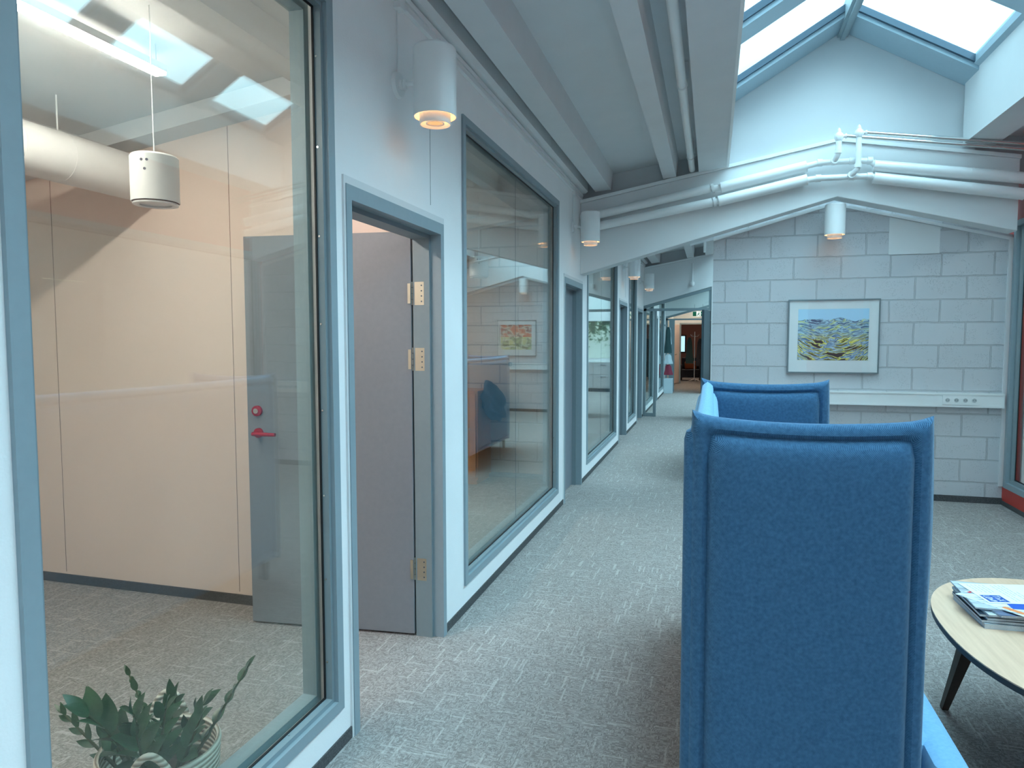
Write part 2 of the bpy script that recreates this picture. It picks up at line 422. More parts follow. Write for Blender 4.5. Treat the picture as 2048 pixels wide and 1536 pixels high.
# open leaf: hinge at (-1.452,3.235), swung to (-2.378,3.13)
def leaf_box(p0, p1, z0, z1, t):
    p0 = Vector((p0[0], p0[1])); p1 = Vector((p1[0], p1[1])); d = (p1-p0).normalized(); nrm = Vector((-d.y, d.x))
    q = [p0, p1, p1+nrm*t, p0+nrm*t]
    return G().prism([(a.x, a.y) for a in q], z0, z1, 'z'), d, nrm
gl_, d_, n_ = leaf_box((-2.378, 3.135), (-1.462, 3.225), .012, 2.082, .042)
leaf = obj('door_leaf', gl_, DOORM, r1, bevel=.002)
P = Vector((-2.378, 3.135))+d_*.065
def on_leaf(k, off, z): q = Vector((-2.378, 3.135))+d_*k-n_*off; return (q.x, q.y, z)
g = G().tube(on_leaf(.065, -.001, 1.045), on_leaf(.065, .012, 1.045), .026, n=24)
g.tube(on_leaf(.065, .01, 1.045), on_leaf(.065, .05, 1.045), .010, n=12)
g.path([on_leaf(.055, .05, 1.045), on_leaf(.1, .053, 1.045), on_leaf(.185, .05, 1.043)], [.0105, .011, .0095])
tag(obj('handle', g, REDP, leaf, smooth=True), 'red lever handle')
g = G().tube(on_leaf(.06, -.001, 1.163), on_leaf(.06, .014, 1.163), .028, n=24)
lk = tag(obj('lock', g, REDP, leaf, smooth=True), 'round red lock rose')
obj('lock_cylinder', G().tube(on_leaf(.058, .014, 1.163), on_leaf(.058, .02, 1.163), .014, n=16), CHR, leaf, smooth=True)
for hz in (1.772, 1.44, .354):
    g = G()
    g.box(-1.4455, -1.395, 3.2315, 3.234, hz-.058, hz+.058)
    for k in range(4): g.tube((-1.462, 3.238, hz-.058+k*.03), (-1.462, 3.238, hz-.058+k*.03+.027), .0075, n=12)
    g.box(-1.478, -1.462, 3.217, 3.2205, hz-.05, hz+.05)
    for k in (-.04, -.013, .013, .04): g.tube((-1.408, 3.2315, hz+k), (-1.408, 3.2305, hz+k), .004, n=8, mi=1)
    obj('hinge', g, [BRASS, DGR], r1, smooth=True)
dl = {2: 'closed grey door with red handle just before the first crossing beam', 3: 'closed grey door past the third window with a small red handle',
      4: 'closed grey door just before the glazed corridor screen', 5: 'closed grey door beyond the glazed corridor screen'}
for n, a, b in doors[1:]:
    r = frame_door(n, a, b, dl[n])
    lf = obj('door_leaf', G().box(XI-.008, XI+.034, a+.05, b-.05, .01, DT-.058), DOORM, r)
    hy, s = (a+.12, 1)
    lever(lf, XI+.034, hy, 1.05, 1, s)

# ------------------------------------------------------------------ ceilings, joists, portal beams
def bands(y0, y1, nm, lab):
    g = G()
    g.prism([(XL-.3, slabz(XL-.3)), (OX0, slabz(OX0)), (OX0, slabz(OX0)+.15), (XL-.3, slabz(XL-.3)+.15)], y0, y1)
    g.prism([(OX1, slabr(OX1)), (XR+.2, slabr(XR+.2)), (XR+.2, slabr(XR+.2)+.15), (OX1, slabr(OX1)+.15)], y0, y1)
    struct(nm, g, WD, lab)
bands(Y0, .2, 'ceiling_near', 'white sloped ceiling strips over the near bay')
bands(.2, 7.11, 'ceiling_front', 'white sloped ceiling strips beside the front rooflight')
bands(7.11, 14.0, 'ceiling_middle', 'white sloped ceiling strips past the first crossing beam')
bands(14.0, 25.2, 'ceiling_back', 'white sloped ceiling strips at the far end of the corridor')
bayn = ['near', 'front', 'middle', 'far']
bayt = ['behind the nearest portal beam', 'over the hall between the lamps and the rooflight', 'beyond the first crossing beam', 'beyond the glazed screen']
spans = [(Y0, .2), (.42, 7.11), (7.31, 14.0), (14.2, 20.9)]
for i, (a, b) in enumerate(spans):
    for x0, x1, zb, which in ((-1.17, -1.01, 3.045, 'nearest the left wall'), (-.49, -.365, 3.125, 'midway across the ceiling')):
        g = G().prism([(x0, zb), (x1, zb+.012), (x1+.02, slabz(x1)+.01), (x0-.02, slabz(x0)+.01)], a+.0, b+.02)
        tag(obj('ceiling_joist', g, WD), 'white ceiling joist %s, %s' % (which, bayt[i]), 'joist', 'white joists under the sloped ceiling')
    g = G().prism([(-.15, 3.165), (.094, 3.198), (OX0, 3.2), (OX0, 3.39), (-.15, slabz(-.15)+.01)], a, b+.02)
    tag(obj('rooflight_edge_beam', g, WD), 'broad white edge beam on the left of the rooflight, %s' % bayt[i], 'beam', 'edge beams along the rooflight')
    g = G().box(OX0-.008, OX0+.012, a, b, 3.196, 3.23)
    g.box(OX0, OX0+.012, a, b, 3.2, 3.93)
    struct('trim_%d' % (i+1), g, WG, 'white edge lining on the left of the rooflight, %s' % bayt[i])
    g = G().prism([(OX1, 3.27), (OX1+.24, 3.24), (OX1+.24, slabr(OX1+.24)+.01), (OX1, slabr(OX1)+.02)], a, b+.02)
    tag(obj('rooflight_edge_beam', g, WD), 'broad white edge beam on the right of the rooflight, %s' % bayt[i], 'beam', 'edge beams along the rooflight')
    g = G().box(OX1-.012, OX1, a, b, 3.265, 3.93)
    struct('wall_rooflight_%s' % bayn[i], g, W, 'white upstand on the right of the rooflight, %s' % bayt[i])
# portal (bent) beams
bl = ['bent roof beam closest to the camera', 'bent white roof beam carrying the insulated pipes above the block wall', 'second bent roof beam far along, above the glazed screen', 'third bent roof beam at the far end of the corridor']
for i, (a, b) in enumerate(BEAMS):
    xs = [XL, 1.1, XR-.065]
    g = G().prism([(x, beam_lo(x)) for x in xs]+[(x, beam_hi(x)) for x in reversed(xs)], a, b)
    bo = tag(obj('roof_beam', g, W, bevel=.006), bl[i], 'beam', 'bent roof beams')
    g = G().prism([(x, beam_hi(x)) for x in xs]+[(x, beam_hi(x)+.032) for x in reversed(xs)], a-.02, b)
    obj('ledge', g, WG, bo)
    # wall above the beam up to slab / rooflight
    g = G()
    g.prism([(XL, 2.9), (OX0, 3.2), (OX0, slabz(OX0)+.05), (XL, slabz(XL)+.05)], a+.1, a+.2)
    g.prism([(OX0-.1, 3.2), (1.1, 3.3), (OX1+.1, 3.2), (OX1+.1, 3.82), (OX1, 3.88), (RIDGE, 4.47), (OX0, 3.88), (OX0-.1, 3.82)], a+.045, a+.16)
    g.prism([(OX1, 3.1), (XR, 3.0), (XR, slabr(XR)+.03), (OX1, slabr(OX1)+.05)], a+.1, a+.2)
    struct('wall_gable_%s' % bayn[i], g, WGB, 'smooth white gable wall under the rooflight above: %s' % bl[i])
# rooflights
def lightbar(g, ya, yb, th0, th1):
    # gable band under the glass between ya and yb; th = thickness below the glass plane
    for sgn in (1, -1):
        xa, xb = (OX0+.0, RIDGE) if sgn == 1 else (OX1-.0, RIDGE)
        g.prism([(xa, glz(xa)-th1), (xb, glz(xb)-th1), (xb, glz(xb)-th0), (xa, glz(xa)-th0)], ya, yb)
for i, (a, b) in enumerate([(Y0, .2), (.42, 7.15), (7.31, 14.04), (14.2, 20.94)]):
    r = setting('window_%d' % (11+i), (RIDGE, (a+b)/2, 3.9), 'long gable rooflight %s' % bayt[i], 'skylight')
    g = G(); s = G(); k = b; first = True
    lightbar(g, b-.37, b, .0, .09); lightbar(s, b-.40, b-.37, -.01, .05)
    yb = b-.42-.93
    while yb-.29 > a+.2:
        lightbar(g, yb-.29, yb, 0, .09); lightbar(s, yb-.29-.025, yb-.29, -.01, .05)
        yb -= 1.23
    lightbar(g, a, a+.2, 0, .09)
    obj('frame', g, SKYF, r); obj('seal', s, DGR, r)
    g = G().box(RIDGE-.045, RIDGE+.045, a, b, glz(RIDGE)-.14, glz(RIDGE)+.02); g.box(RIDGE-.018, RIDGE+.018, a, b, glz(RIDGE)-.17, glz(RIDGE)-.14)
    obj('ridge_bar', g, GRL, r)
    g = G()
    for xa in (OX0, OX1):
        s1 = 1 if xa == OX0 else -1
        g.prism([(xa, glz(xa)-.06), (xa+s1*.05, glz(xa)+.03-.06), (xa+s1*.05, glz(xa)+.05), (xa, glz(xa)+.02)], a, b)
    obj('eaves_bar', g, SKYF, r)
    g = G()
    for xa in (OX0, OX1):
        g.prism([(xa, glz(xa)), (RIDGE, glz(RIDGE)), (RIDGE, glz(RIDGE)+.012), (xa, glz(xa)+.012)], a, b)
    obj('glazing', g, GLASSR, r)
    # outer slab upstands so the sky is only seen through the glass
    g = G().box(OX0-.12, OX0, a, b, 3.38, 3.93).box(OX1, OX1+.12, a, b, 3.38, 3.93)
    struct('trim_%d' % (21+i), g, W, 'upstand wall carrying the rooflight, %s' % bayt[i])

# cornice, trunking, long pipe along the ceiling
for i, (a, b) in enumerate(spans[1:3]):
    g = G().prism([(XL, 3.03), (XL+.05, 3.03), (XL+.075, 3.05), (XL+.075, 3.13), (XL+.06, 3.19), (XL, 3.19)], a, b)
    for sy in (a+2.1, a+5.0): g.box(XL+.07, XL+.077, sy-.008, sy+.008, 3.05, 3.15)
    tag(obj('cornice_duct', g, W), 'rounded white cornice casing along the top of the left wall, %s' % ('before the first crossing beam' if i == 0 else 'past the first crossing beam'), 'casing')
    g = G().box(XL, XL+.022, a, b, 2.968, 2.995).box(XL, XL+.028, a, b, 2.998, 3.022)
    tag(obj('cable_trunking', g, WG), 'slim double white cable trunking under the cornice, %s' % ('before the first crossing beam' if i == 0 else 'past the first crossing beam'), 'trunking')
lp = thing('ceiling_pipe', (-.215, 3.8, 3.15), 'long white pipe clipped to the ceiling beside the broad edge beam', 'pipe')
obj('pipe', G().path([(-.215, .42, 3.2), (-.215, 7.1, 3.2)], .03, n=16), WG, lp, smooth=True)
for yy in (2.2, 4.75, 6.6):
    g = G().tube((-.215, yy-.012, 3.2), (-.215, yy+.012, 3.2), .036, n=16); g.box(-.255, -.175, yy-.008, yy+.008, 3.225, 3.34)
    obj('pipe_clip', g, WD, lp, smooth=True)

# ------------------------------------------------------------------ block walls closing the lounge bays
def gable_poly(x0, x1, z0, dz=0):
    return [(x0, z0), (x1, z0), (x1, beam_lo(x1)+dz), (1.1, beam_lo(1.1)+dz), (x0, beam_lo(x0)+dz)]
def blockwall(yw, nm, lab, bn):
    struct(nm, G().prism(gable_poly(.0, XR, 0, .02), yw, yw+.12), BLOCK, lab)
    struct('baseboard_%s' % bn, G().box(0, XR, yw-.012, yw, 0, .06), BASE, 'dark skirting at the foot of the %s' % lab)
    g = G()
    for x0, x1 in ((.0, 1.1), (1.1, XR)):
        g.prism([(x0, beam_lo(x0)-.035), (x1, beam_lo(x1)-.035), (x1, beam_lo(x1)-.008), (x0, beam_lo(x0)-.008)], yw-.022, yw)
    g.box(XR-.035, XR, yw-.02, yw, 0.17, 2.45)
    struct('trim_%s' % bn, g, W, 'thin white strip along the top edge of the %s' % lab)
blockwall(7.378, 'wall_front', 'white painted block wall behind the sofa', 'front')
blockwall(14.27, 'wall_back', 'second white painted block wall behind the first one', 'back')
# smooth infill panel on the front wall
xa, xb = 1.60, 2.03
g = G().prism([(xa, 2.342), (xb, 2.342), (xb, beam_lo(xb)-.04), (xa, beam_lo(xa)-.04)], 7.371, 7.378)
tag(obj('cover_panel', g, W), 'smooth white infill panel set high in the block wall right of the lamp', 'panel')

SWELL = plain('socket_well', (.42, .44, .45, 1), .5)
def trunk(yw, x0, x1, sx, lab):
    r = thing('power_trunking', ((x0+x1)/2, yw-.03, .91), lab, 'trunking')
    g = G().box(x0, x1, yw-.06, yw, .912, 1.03).box(x0, x1, yw-.066, yw, .905, .922).box(x0, x1, yw-.066, yw, 1.02, 1.035)
    obj('cover', g, WG, r)
    sp = obj('socket_strip', G().box(sx, sx+.30, yw-.07, yw-.06, .928, 1.012), WG, r)
    for k in range(4):
        cx = sx+.04+k*.073; cz = .97
        g = G()
        g.tube((cx, yw-.0715, cz), (cx, yw-.070, cz), .024, n=24)
        g.tube((cx, yw-.0722, cz), (cx, yw-.0712, cz), .019, n=24, mi=1)
        g.tube((cx-.009, yw-.073, cz), (cx-.009, yw-.072, cz), .0028, n=8, mi=2); g.tube((cx+.009, yw-.073, cz), (cx+.009, yw-.072, cz), .0028, n=8, mi=2)
        obj('socket', g, [WG, SWELL, BLK], sp, smooth=True)
    return r
trunk(7.378, 0.0, XR-.03, 2.085, 'white wall trunking with four sockets on the front block wall')
trunk(14.27, 0.0, XR-.03, 2.0, 'white wall trunking with sockets on the second block wall')

def picture(yw, x0, x1, z0, z1, ix0, ix1, iz0, iz1, art, lab):
    r = thing('framed_picture', ((x0+x1)/2, yw-.02, z0), lab, 'picture')
    t = .012; g = G().box(x0, x0+t, yw-.03, yw, z0, z1).box(x1-t, x1, yw-.03, yw, z0, z1).box(x0+t, x1-t, yw-.03, yw, z0, z0+t).box(x0+t, x1-t, yw-.03, yw, z1-t, z1)
    obj('frame', g, plain('steel_frame', (.22, .27, .29, 1), .3, metal=.6), r)
    obj('mat_board', G().box(x0+t, x1-t, yw-.018, yw-.002, z0+t, z1-t), W, r)
    obj('print', G().box(ix0, ix1, yw-.0195, yw-.018, iz0, iz1), art, r)
    obj('glass_front', G().box(x0+t, x1-t, yw-.026, yw-.024, z0+t, z1-t), glassmat('picture_glass', (1, 1, 1, 1), .7), r)
    return r

def art_mountain():
    # turbulent brush strokes: pale blue sky, grey-blue hills, yellow and dark streaks
    mt, nt, b = newmat('mountain_print'); b.inputs['Roughness'].default_value = .6
    g = nt.nodes.new('ShaderNodeNewGeometry'); sp = nt.nodes.new('ShaderNodeSeparateXYZ'); nt.links.new(g.outputs['Position'], sp.inputs[0])
    u = math_(nt, 'DIVIDE', math_(nt, 'SUBTRACT', sp.outputs[0], .815), .635)
    v = math_(nt, 'DIVIDE', math_(nt, 'SUBTRACT', sp.outputs[2], 1.335), .46)
    wv = noise(nt, g.outputs['Position'], 5, 3); w2 = noise(nt, coords(nt, (1, 1, 1), (5, 3, 1)), 6, 3)
    cb = nt.nodes.new('ShaderNodeCombineXYZ')
    # direction: strokes fan outwards from the middle
    du = math_(nt, 'SUBTRACT', u, .47)
    slope = math_(nt, 'MULTIPLY', du, math_(nt, 'MULTIPLY', math_(nt, 'SUBTRACT', 1.0, v), 1.3))
    vv = math_(nt, 'SUBTRACT', v, math_(nt, 'MULTIPLY', slope, du))
    nt.links.new(math_(nt, 'MULTIPLY', math_(nt, 'ADD', u, math_(nt, 'MULTIPLY', w2, .35)), 4), cb.inputs[0])
    nt.links.new(math_(nt, 'MULTIPLY', math_(nt, 'ADD', vv, math_(nt, 'MULTIPLY', wv, .30)), 17), cb.inputs[1])
    s1 = nt.nodes.new('ShaderNodeTexNoise'); s1.inputs['Scale'].default_value = .85; s1.inputs['Detail'].default_value = 2; nt.links.new(cb.outputs[0], s1.inputs['Vector'])
    f1 = s1.outputs['Fac']
    low = ramp(nt, f1, [(.0, srgb(35, 25, 30)), (.40, srgb(50, 40, 50)), (.43, srgb(225, 210, 70)), (.465, srgb(235, 230, 160)), (.485, srgb(55, 75, 120)), (.52, srgb(120, 150, 185)), (.545, srgb(200, 220, 230)), (.57, srgb(50, 60, 95)), (.60, srgb(215, 205, 80)), (.64, srgb(60, 40, 35))])
    mid = ramp(nt, f1, [(.38, srgb(70, 90, 120)), (.44, srgb(180, 212, 228)), (.485, srgb(70, 95, 130)), (.53, srgb(175, 205, 225)), (.56, srgb(215, 220, 130)), (.60, srgb(80, 100, 130)), (.68, srgb(160, 195, 215))])
    for rr in (low, mid): rr.node.color_ramp.interpolation = 'LINEAR'
    ridge = noise(nt, coords(nt, (7, 1, .1)), 1, 3)
    vr = math_(nt, 'ADD', v, math_(nt, 'MULTIPLY', math_(nt, 'SUBTRACT', ridge, .5), .25))
    m1 = nt.nodes.new('ShaderNodeMix'); m1.data_type = 'RGBA'; nt.links.new(math_(nt, 'MULTIPLY_ADD', vr, 8, -3.6), m1.inputs[0]); nt.links.new(low, m1.inputs[6]); nt.links.new(mid, m1.inputs[7])
    m2 = nt.nodes.new('ShaderNodeMix'); m2.data_type = 'RGBA'; nt.links.new(math_(nt, 'GREATER_THAN', vr, .86), m2.inputs[0]); nt.links.new(m1.outputs[2], m2.inputs[6]); m2.inputs[7].default_value = srgb(175, 212, 235)
    nt.links.new(m2.outputs[2], b.inputs['Base Color']); return mt
def art_orange():
    mt, nt, b = newmat('orange_print'); b.inputs['Roughness'].default_value = .6
    g = nt.nodes.new('ShaderNodeNewGeometry'); sp = nt.nodes.new('ShaderNodeSeparateXYZ'); nt.links.new(g.outputs['Position'], sp.inputs[0])
    n = noise(nt, g.outputs['Position'], 7, 3)
    top = ramp(nt, n, [(.44, srgb(215, 105, 70)), (.52, srgb(225, 215, 195)), (.58, srgb(120, 50, 70)), (.64, srgb(205, 90, 60))])
    bot = ramp(nt, n, [(.42, srgb(210, 205, 130)), (.5, srgb(225, 225, 200)), (.56, srgb(120, 110, 80)), (.62, srgb(170, 185, 130))])
    m1 = nt.nodes.new('ShaderNodeMix'); m1.data_type = 'RGBA'; nt.links.new(math_(nt, 'LESS_THAN', sp.outputs[2], 1.6), m1.inputs[0]); nt.links.new(top, m1.inputs[6]); nt.links.new(bot, m1.inputs[7])
    nt.links.new(m1.outputs[2], b.inputs['Base Color']); return mt
picture(7.378, .722, 1.545, 1.207, 1.929, .815, 1.45, 1.335, 1.835, art_mountain(), 'framed mountain print in blue, yellow and grey on the front block wall')
picture(14.27, .87, 1.73, 1.19, 1.96, .97, 1.65, 1.33, 1.86, art_orange(), 'framed orange and green print on the second block wall, seen as a reflection')

# ------------------------------------------------------------------ wall lamps
def make_lamp(label):
    # rosette on wall plane x=0, lamp stands out in +x; origin at wall, lamp centre height
    r = thing('wall_lamp', (0, 0, 0), label, 'lamp', 'white cylinder wall lamps')
    cx = .175; rad = .091
    g = G().tube((0, 0, .0), (.016, 0, .0), .055, .050, n=28); g.tube((.016, 0, 0), (.03, 0, 0), .02, n=16)
    obj('rosette', g, WG, r, smooth=True)
    g = G().tube((.015, 0, 0), (cx-rad+.004, 0, 0), .009, n=12); g.tube((.035, 0, -.02), (.035, 0, .02), .012, n=12)
    obj('arm', g, WG, r, smooth=True)
    g = G().lathe((cx, 0, 0), [(rad-.003, -.15), (rad, -.15), (rad, .128), (rad-.008, .137), (.001, .139), (.001, .133), (rad-.012, .131), (rad-.003, .124)], n=48, closed=True)
    obj('shade', g, WG, r, smooth=True)
    g = G().lathe((cx, 0, 0), [(.063, -.182), (.066, -.182), (.066, -.135), (.063, -.135)], n=40, closed=True)
    g.lathe((cx, 0, 0), [(.036, -.178), (.039, -.178), (.039, -.150), (.036, -.150)], n=32, closed=True)
    for k in range(3):
        t = k*2.094+.5; g.box(cx-.001, cx+.001, -.001, .001, -.15, -.149)
        g.tube((cx+.063*math.cos(t), .063*math.sin(t), -.14), (cx+(rad-.003)*math.cos(t), (rad-.003)*math.sin(t), -.12), .0015, n=6)
        g.tube((cx+.037*math.cos(t), .037*math.sin(t), -.16), (cx+.064*math.cos(t), .064*math.sin(t), -.15), .0015, n=6)
    obj('ring_louvre', g, WG, r, smooth=True)
    g = G().lathe((cx, 0, 0), [(.001, -.172), (.035, -.172), (.035, -.170), (.001, -.170)], n=32)
    o = obj('lens', g, LENS, r, smooth=True); o['label'] = 'glowing frosted lens'
    g = G().lathe((cx, 0, 0), [(.002, -.075), (.02, -.068), (.03, -.045), (.027, -.02), (.015, .01), (.013, .03)], n=20)
    o = obj('bulb', g, BULB, r, smooth=True); o['label'] = 'glowing warm bulb'
    obj('cable', G().path([(.004, .002, .05), (.006, .004, .15), (.004, 0, .31)], .0035, n=8), WG, r, smooth=True)
    obj('junction_box', G().box(0, .032, -.028, .028, .31, .375), WG, r, bevel=.003)
    return r
lamp0 = make_lamp('white cylinder wall lamp nearest the camera, between the open door and the window')
lamps = [(XL, 2.79, 0, None), (XL, 6.70, 0, 'white wall lamp above the closed door, just before the first crossing beam'),
         (XL, 10.62, 0, 'white wall lamp over the third door, past the first crossing beam'), (XL, 13.22, 0, 'white wall lamp over the fourth door, before the second bent beam'),
         (XL, 17.2, 0, 'faint white wall lamp beyond the transom of the glazed screen'), (XL, 23.2, 0, 'added white wall lamp in the last stretch of corridor beyond the far screen')]  # last lamp is added to brighten the corridor end
for i, (x, y, z, lab) in enumerate(lamps):
    o = lamp0 if i == 0 else copy_tree(lamp0)
    o.location = (x, y, 2.632)
    if lab: o['label'] = lab
for yw, lab in ((7.378, 'white cylinder lamp at the peak of the front block wall'), (14.27, 'white cylinder lamp at the peak of the second block wall')):
    o = copy_tree(lamp0); o['label'] = lab; o.rotation_euler = (0, 0, -math.pi/2); o.location = (1.1, yw, 2.675)
    for ch in list(o.children):
        if ch.name.startswith(('cable', 'junction_box')): bpy.data.objects.remove(ch, do_unlink=True)

# ------------------------------------------------------------------ insulated pipes on the first beam
YP = 7.03
def P3(*p): return [(x, YP, z) for x, z in p]
for lab, dz, pts, r1_, r2_ in (
    ('upper of the two insulated white pipes along the bent beam', 0, dict(L=((-1.3, 2.765), (-.04, 2.992)), I1=((.06, 2.995), (.813, 3.143)), B=((.80, 3.14), (.93, 3.166), (1.2, 3.164), (1.35, 3.155), (1.40, 3.112)), I2=((1.385, 3.108), (2.56, 2.922)), C=((-.06, 2.985), (.07, 3.0))), .042, .05),
    ('lower of the two insulated white pipes along the bent beam', 1, dict(L=((-1.3, 2.655), (-.02, 2.86)), I1=((.042, 2.868), (.82, 3.02)), B=((.80, 3.016), (.92, 3.026), (1.2, 3.022), (1.35, 3.018), (1.40, 3.004)), I2=((1.388, 3.0), (2.56, 2.786)), C=((-.04, 2.855), (.06, 2.872))), .042, .05)):
    r = thing('insulated_pipe', (.6, YP, 2.9), lab, 'pipe', 'insulated white pipes on the first crossing beam')
    tag(obj('bare_pipe', G().path(P3(*pts['L']), r1_, n=20), WG, r, smooth=True), 'plain smooth pipe run at the left')
    for k in ('I1', 'I2'):
        g = G().path(P3(*pts[k]), r2_, n=24)
        a, b = Vector(P3(pts[k][0])[0]), Vector(P3(pts[k][1])[0]); d = (b-a).normalized()
        for e in (a, b): g.tube(e-d*.004, e+d*.004, r2_+.0015, n=24)
        for q in (.33, .66): g.tube(a+(b-a)*q-d*.012, a+(b-a)*q+d*.012, r2_+.0012, n=24)
        obj('insulation', g, WG, r, smooth=True)
    g = G().path(P3(*pts['B']), .027, n=16)
    for q in pts['B'][1:4]:
        g.tube((q[0]-.022, YP, q[1]), (q[0]+.022, YP, q[1]), .034, n=16)
    obj('connecting_pipe', g, WG, r, smooth=True)
    g = G().path(P3(*pts['C']), .03, n=16); c = pts['C'][0]; g.tube((c[0]+.03, YP, c[1]+.006), (c[0]+.055, YP, c[1]+.011), .046, n=16)
    obj('coupling', g, WG, r, smooth=True)
    # stand-offs into the beam
    g = G()
    for q in (-.8, .5, 1.9):
        zz = (pts['L'][0][1]+(q+1.3)*.178) if q < 0 else (pts['I1'][0][1]+(q-.06)*.197 if q < 1 else pts['I2'][0][1]-(q-1.385)*.16)
        obj('bracket', G().tube((q, YP+.04, zz), (q, 7.109, zz), .008, n=8), WG, r)
for lab, x, zb, zv, xo, zc, nm in (('left riser with ball valve and air vent in front of the gable wall', 1.075, 3.165, 3.372, 1.045, 3.165, 0),
                               ('right riser with ball valve and air vent, taller of the two', 1.24, 3.03, 3.388, 1.19, 3.025, 1)):
    yv = 6.955
    r = thing('valve_riser', (x, yv, zb), lab, 'valve', 'pair of valve risers on the pipes')
    g = G().path([(xo, YP, zc), (xo+.008, YP-.04, zc+.01), (x-.006, yv+.008, zc+.045), (x, yv, zc+.085), (x, yv, zv-.03)], .0245, n=16)
    g.tube((x-.003, yv+.003, zc+.06), (x, yv, zc+.095), .031, n=16); g.tube((xo, YP+.005, zc), (xo+.006, YP-.045, zc+.008), .033, n=16)
    obj('riser', g, WG, r, smooth=True)
    g = G().lathe((x, yv, zv), [(.001, -.04), (.028, -.038), (.038, -.015), (.040, 0), (.034, .022), (.02, .034), (.018, .04), (.019, .05), (.014, .055), (.013, .066), (.008, .07), (.001, .078)], n=24)
    obj('ball_valve', g, WG, r, smooth=True)
    g = G().tube((x+.03, yv, zv), (x+.062, yv, zv), .015, n=14); g.tube((x+.052, yv, zv), (x+.064, yv, zv), .022, n=14)
    obj('outlet', g, WG, r, smooth=True)
    x2, z2 = (2.615, 3.135) if nm == 0 else (2.615, 3.18)
    t = tag(obj('chrome_pipe', G().tube((x+.06, yv, zv), (x2, yv, z2), .0155, n=16), CHR, None, smooth=True), 'bare shiny pipe running right from the %s valve riser' % ('left' if nm == 0 else 'right'), 'pipe', 'bare metal pipes from the risers')

# ------------------------------------------------------------------ high-back sofa
def outline(w, h, sag=.022, ear=.012, side=.006, n=22):
    """closed outline of a pinched cushion panel in (u,v), u 0..w, v 0..h, with pointed top corners"""
    pts = []
    for i in range(n+1):                       # top from left to right
        t = i/n; e = math.exp(-((t)/.05)**2)+math.exp(-((1-t)/.05)**2)
        pts.append((t*w, h-sag*math.sin(math.pi*t)**.6+ear*e))
    for i in range(1, n):                      # right side downwards
        t = i/n; pts.append((w+side*math.sin(math.pi*min(1, t*2.2)) , h*(1-t)))
    for i in range(n+1):                       # bottom from right to left
        t = i/n; pts.append((w*(1-t), 0))
    for i in range(1, n):
        t = i/n; pts.append((-side*math.sin(math.pi*min(1, (1-t)*2.2)), h*t))
    return pts
def inset(pts, d, w, h, rad, sag=.022, ear=.012):
    # rounded rectangle inset that follows the sagging top edge
    out = []
    x0, x1, z0 = d, w-d, d
    for (u, v) in pts:
        q0 = min(max(u, x0), x1); t = min(max(q0/w, 0), 1)
        top = h-d-(sag*math.sin(math.pi*t)**.6)*.9
        q = [q0, min(max(v, z0), top)]
        cx = min(max(q[0], x0+rad), x1-rad); cz = min(max(q[1], z0+rad), top-rad)
        dx, dz = q[0]-cx, q[1]-cz; L = math.hypot(dx, dz)
        if abs(dx) > 1e-6 and abs(dz) > 1e-6 and L > rad: q = [cx+dx*rad/L, cz+dz*rad/L]
        out.append(tuple(q))
    return out
def cushion(w, h, place, t=.055, mats=None, sag=.024, ear=.006):
    """pinched slab: place(u, v, n) -> world; both faces bulge"""
    g = G(); o = outline(w, h, sag, ear); N = len(o)
    for sgn in (1, -1):
        rings = [(0, .0, .001), (.005, .014, .006), (.016, .026, .012), (.032, .029, .02), (.041, .022, .026), (.045, .017, .030), (.049, .023, .034), (.056, .036, .04), (.068, .045, .05), (.09, .051, .06), (.13, .054, .06), (.19, t, .05)]
        base = [[(u, v) for u, v in (o if d == 0 else inset(o, d, w, h, rad, sag, ear))] for d, dn, rad in rings]
        rs = [[place(u, v, sgn*dn) for u, v in b_] for b_, (d, dn, rad) in zip(base, rings)]
        vs = [p for r_ in rs for p in r_]; fs = []
        for k in range(len(rs)-1):
            for i in range(N): fs.append((k*N+i, k*N+(i+1) % N, (k+1)*N+(i+1) % N, (k+1)*N+i))
        fs.append(tuple((len(rs)-1)*N+i for i in range(N)))
        g.add(vs, fs)
    return g
SX0, SX1, SY0, SY1, SH = -.05, .555, 1.95, 3.90, 1.335
sofa = thing('high_back_sofa', ((SX0+SX1)/2, (SY0+SY1)/2, 0), 'blue fabric high-back sofa with tall end panels, nearest thing on the right', 'sofa')
def sofapart(name, g, mt, lab):
    o = obj(name, g, mt, sofa, smooth=True); o['label'] = lab
    bm = bmesh.new(); bm.from_mesh(o.data); bmesh.ops.remove_doubles(bm, verts=bm.verts, dist=.0004)
    bmesh.ops.recalc_face_normals(bm, faces=bm.faces); bm.to_mesh(o.data); bm.free()
    return o
zb = .13
sofapart('side_panel', cushion(SX1-SX0, SH-zb, lambda u, v, n: (SX0+u, SY0+.058-n, zb+v)), BLUE, 'near end panel in dark blue weave')
sofapart('side_panel', cushion(SX1-SX0+.02, SH-zb-.005, lambda u, v, n: (SX0+u, SY1-.10-n, zb+v)), BLUE, 'far end panel in dark blue weave')
sofapart('back_panel', cushion(SY1-.10-SY0-.02, SH-zb-.02, lambda u, v, n: (SX0+.032+n*1.0, SY0+.06+u, zb+v), sag=.01), LBLUE, 'long back panel in light blue weave')
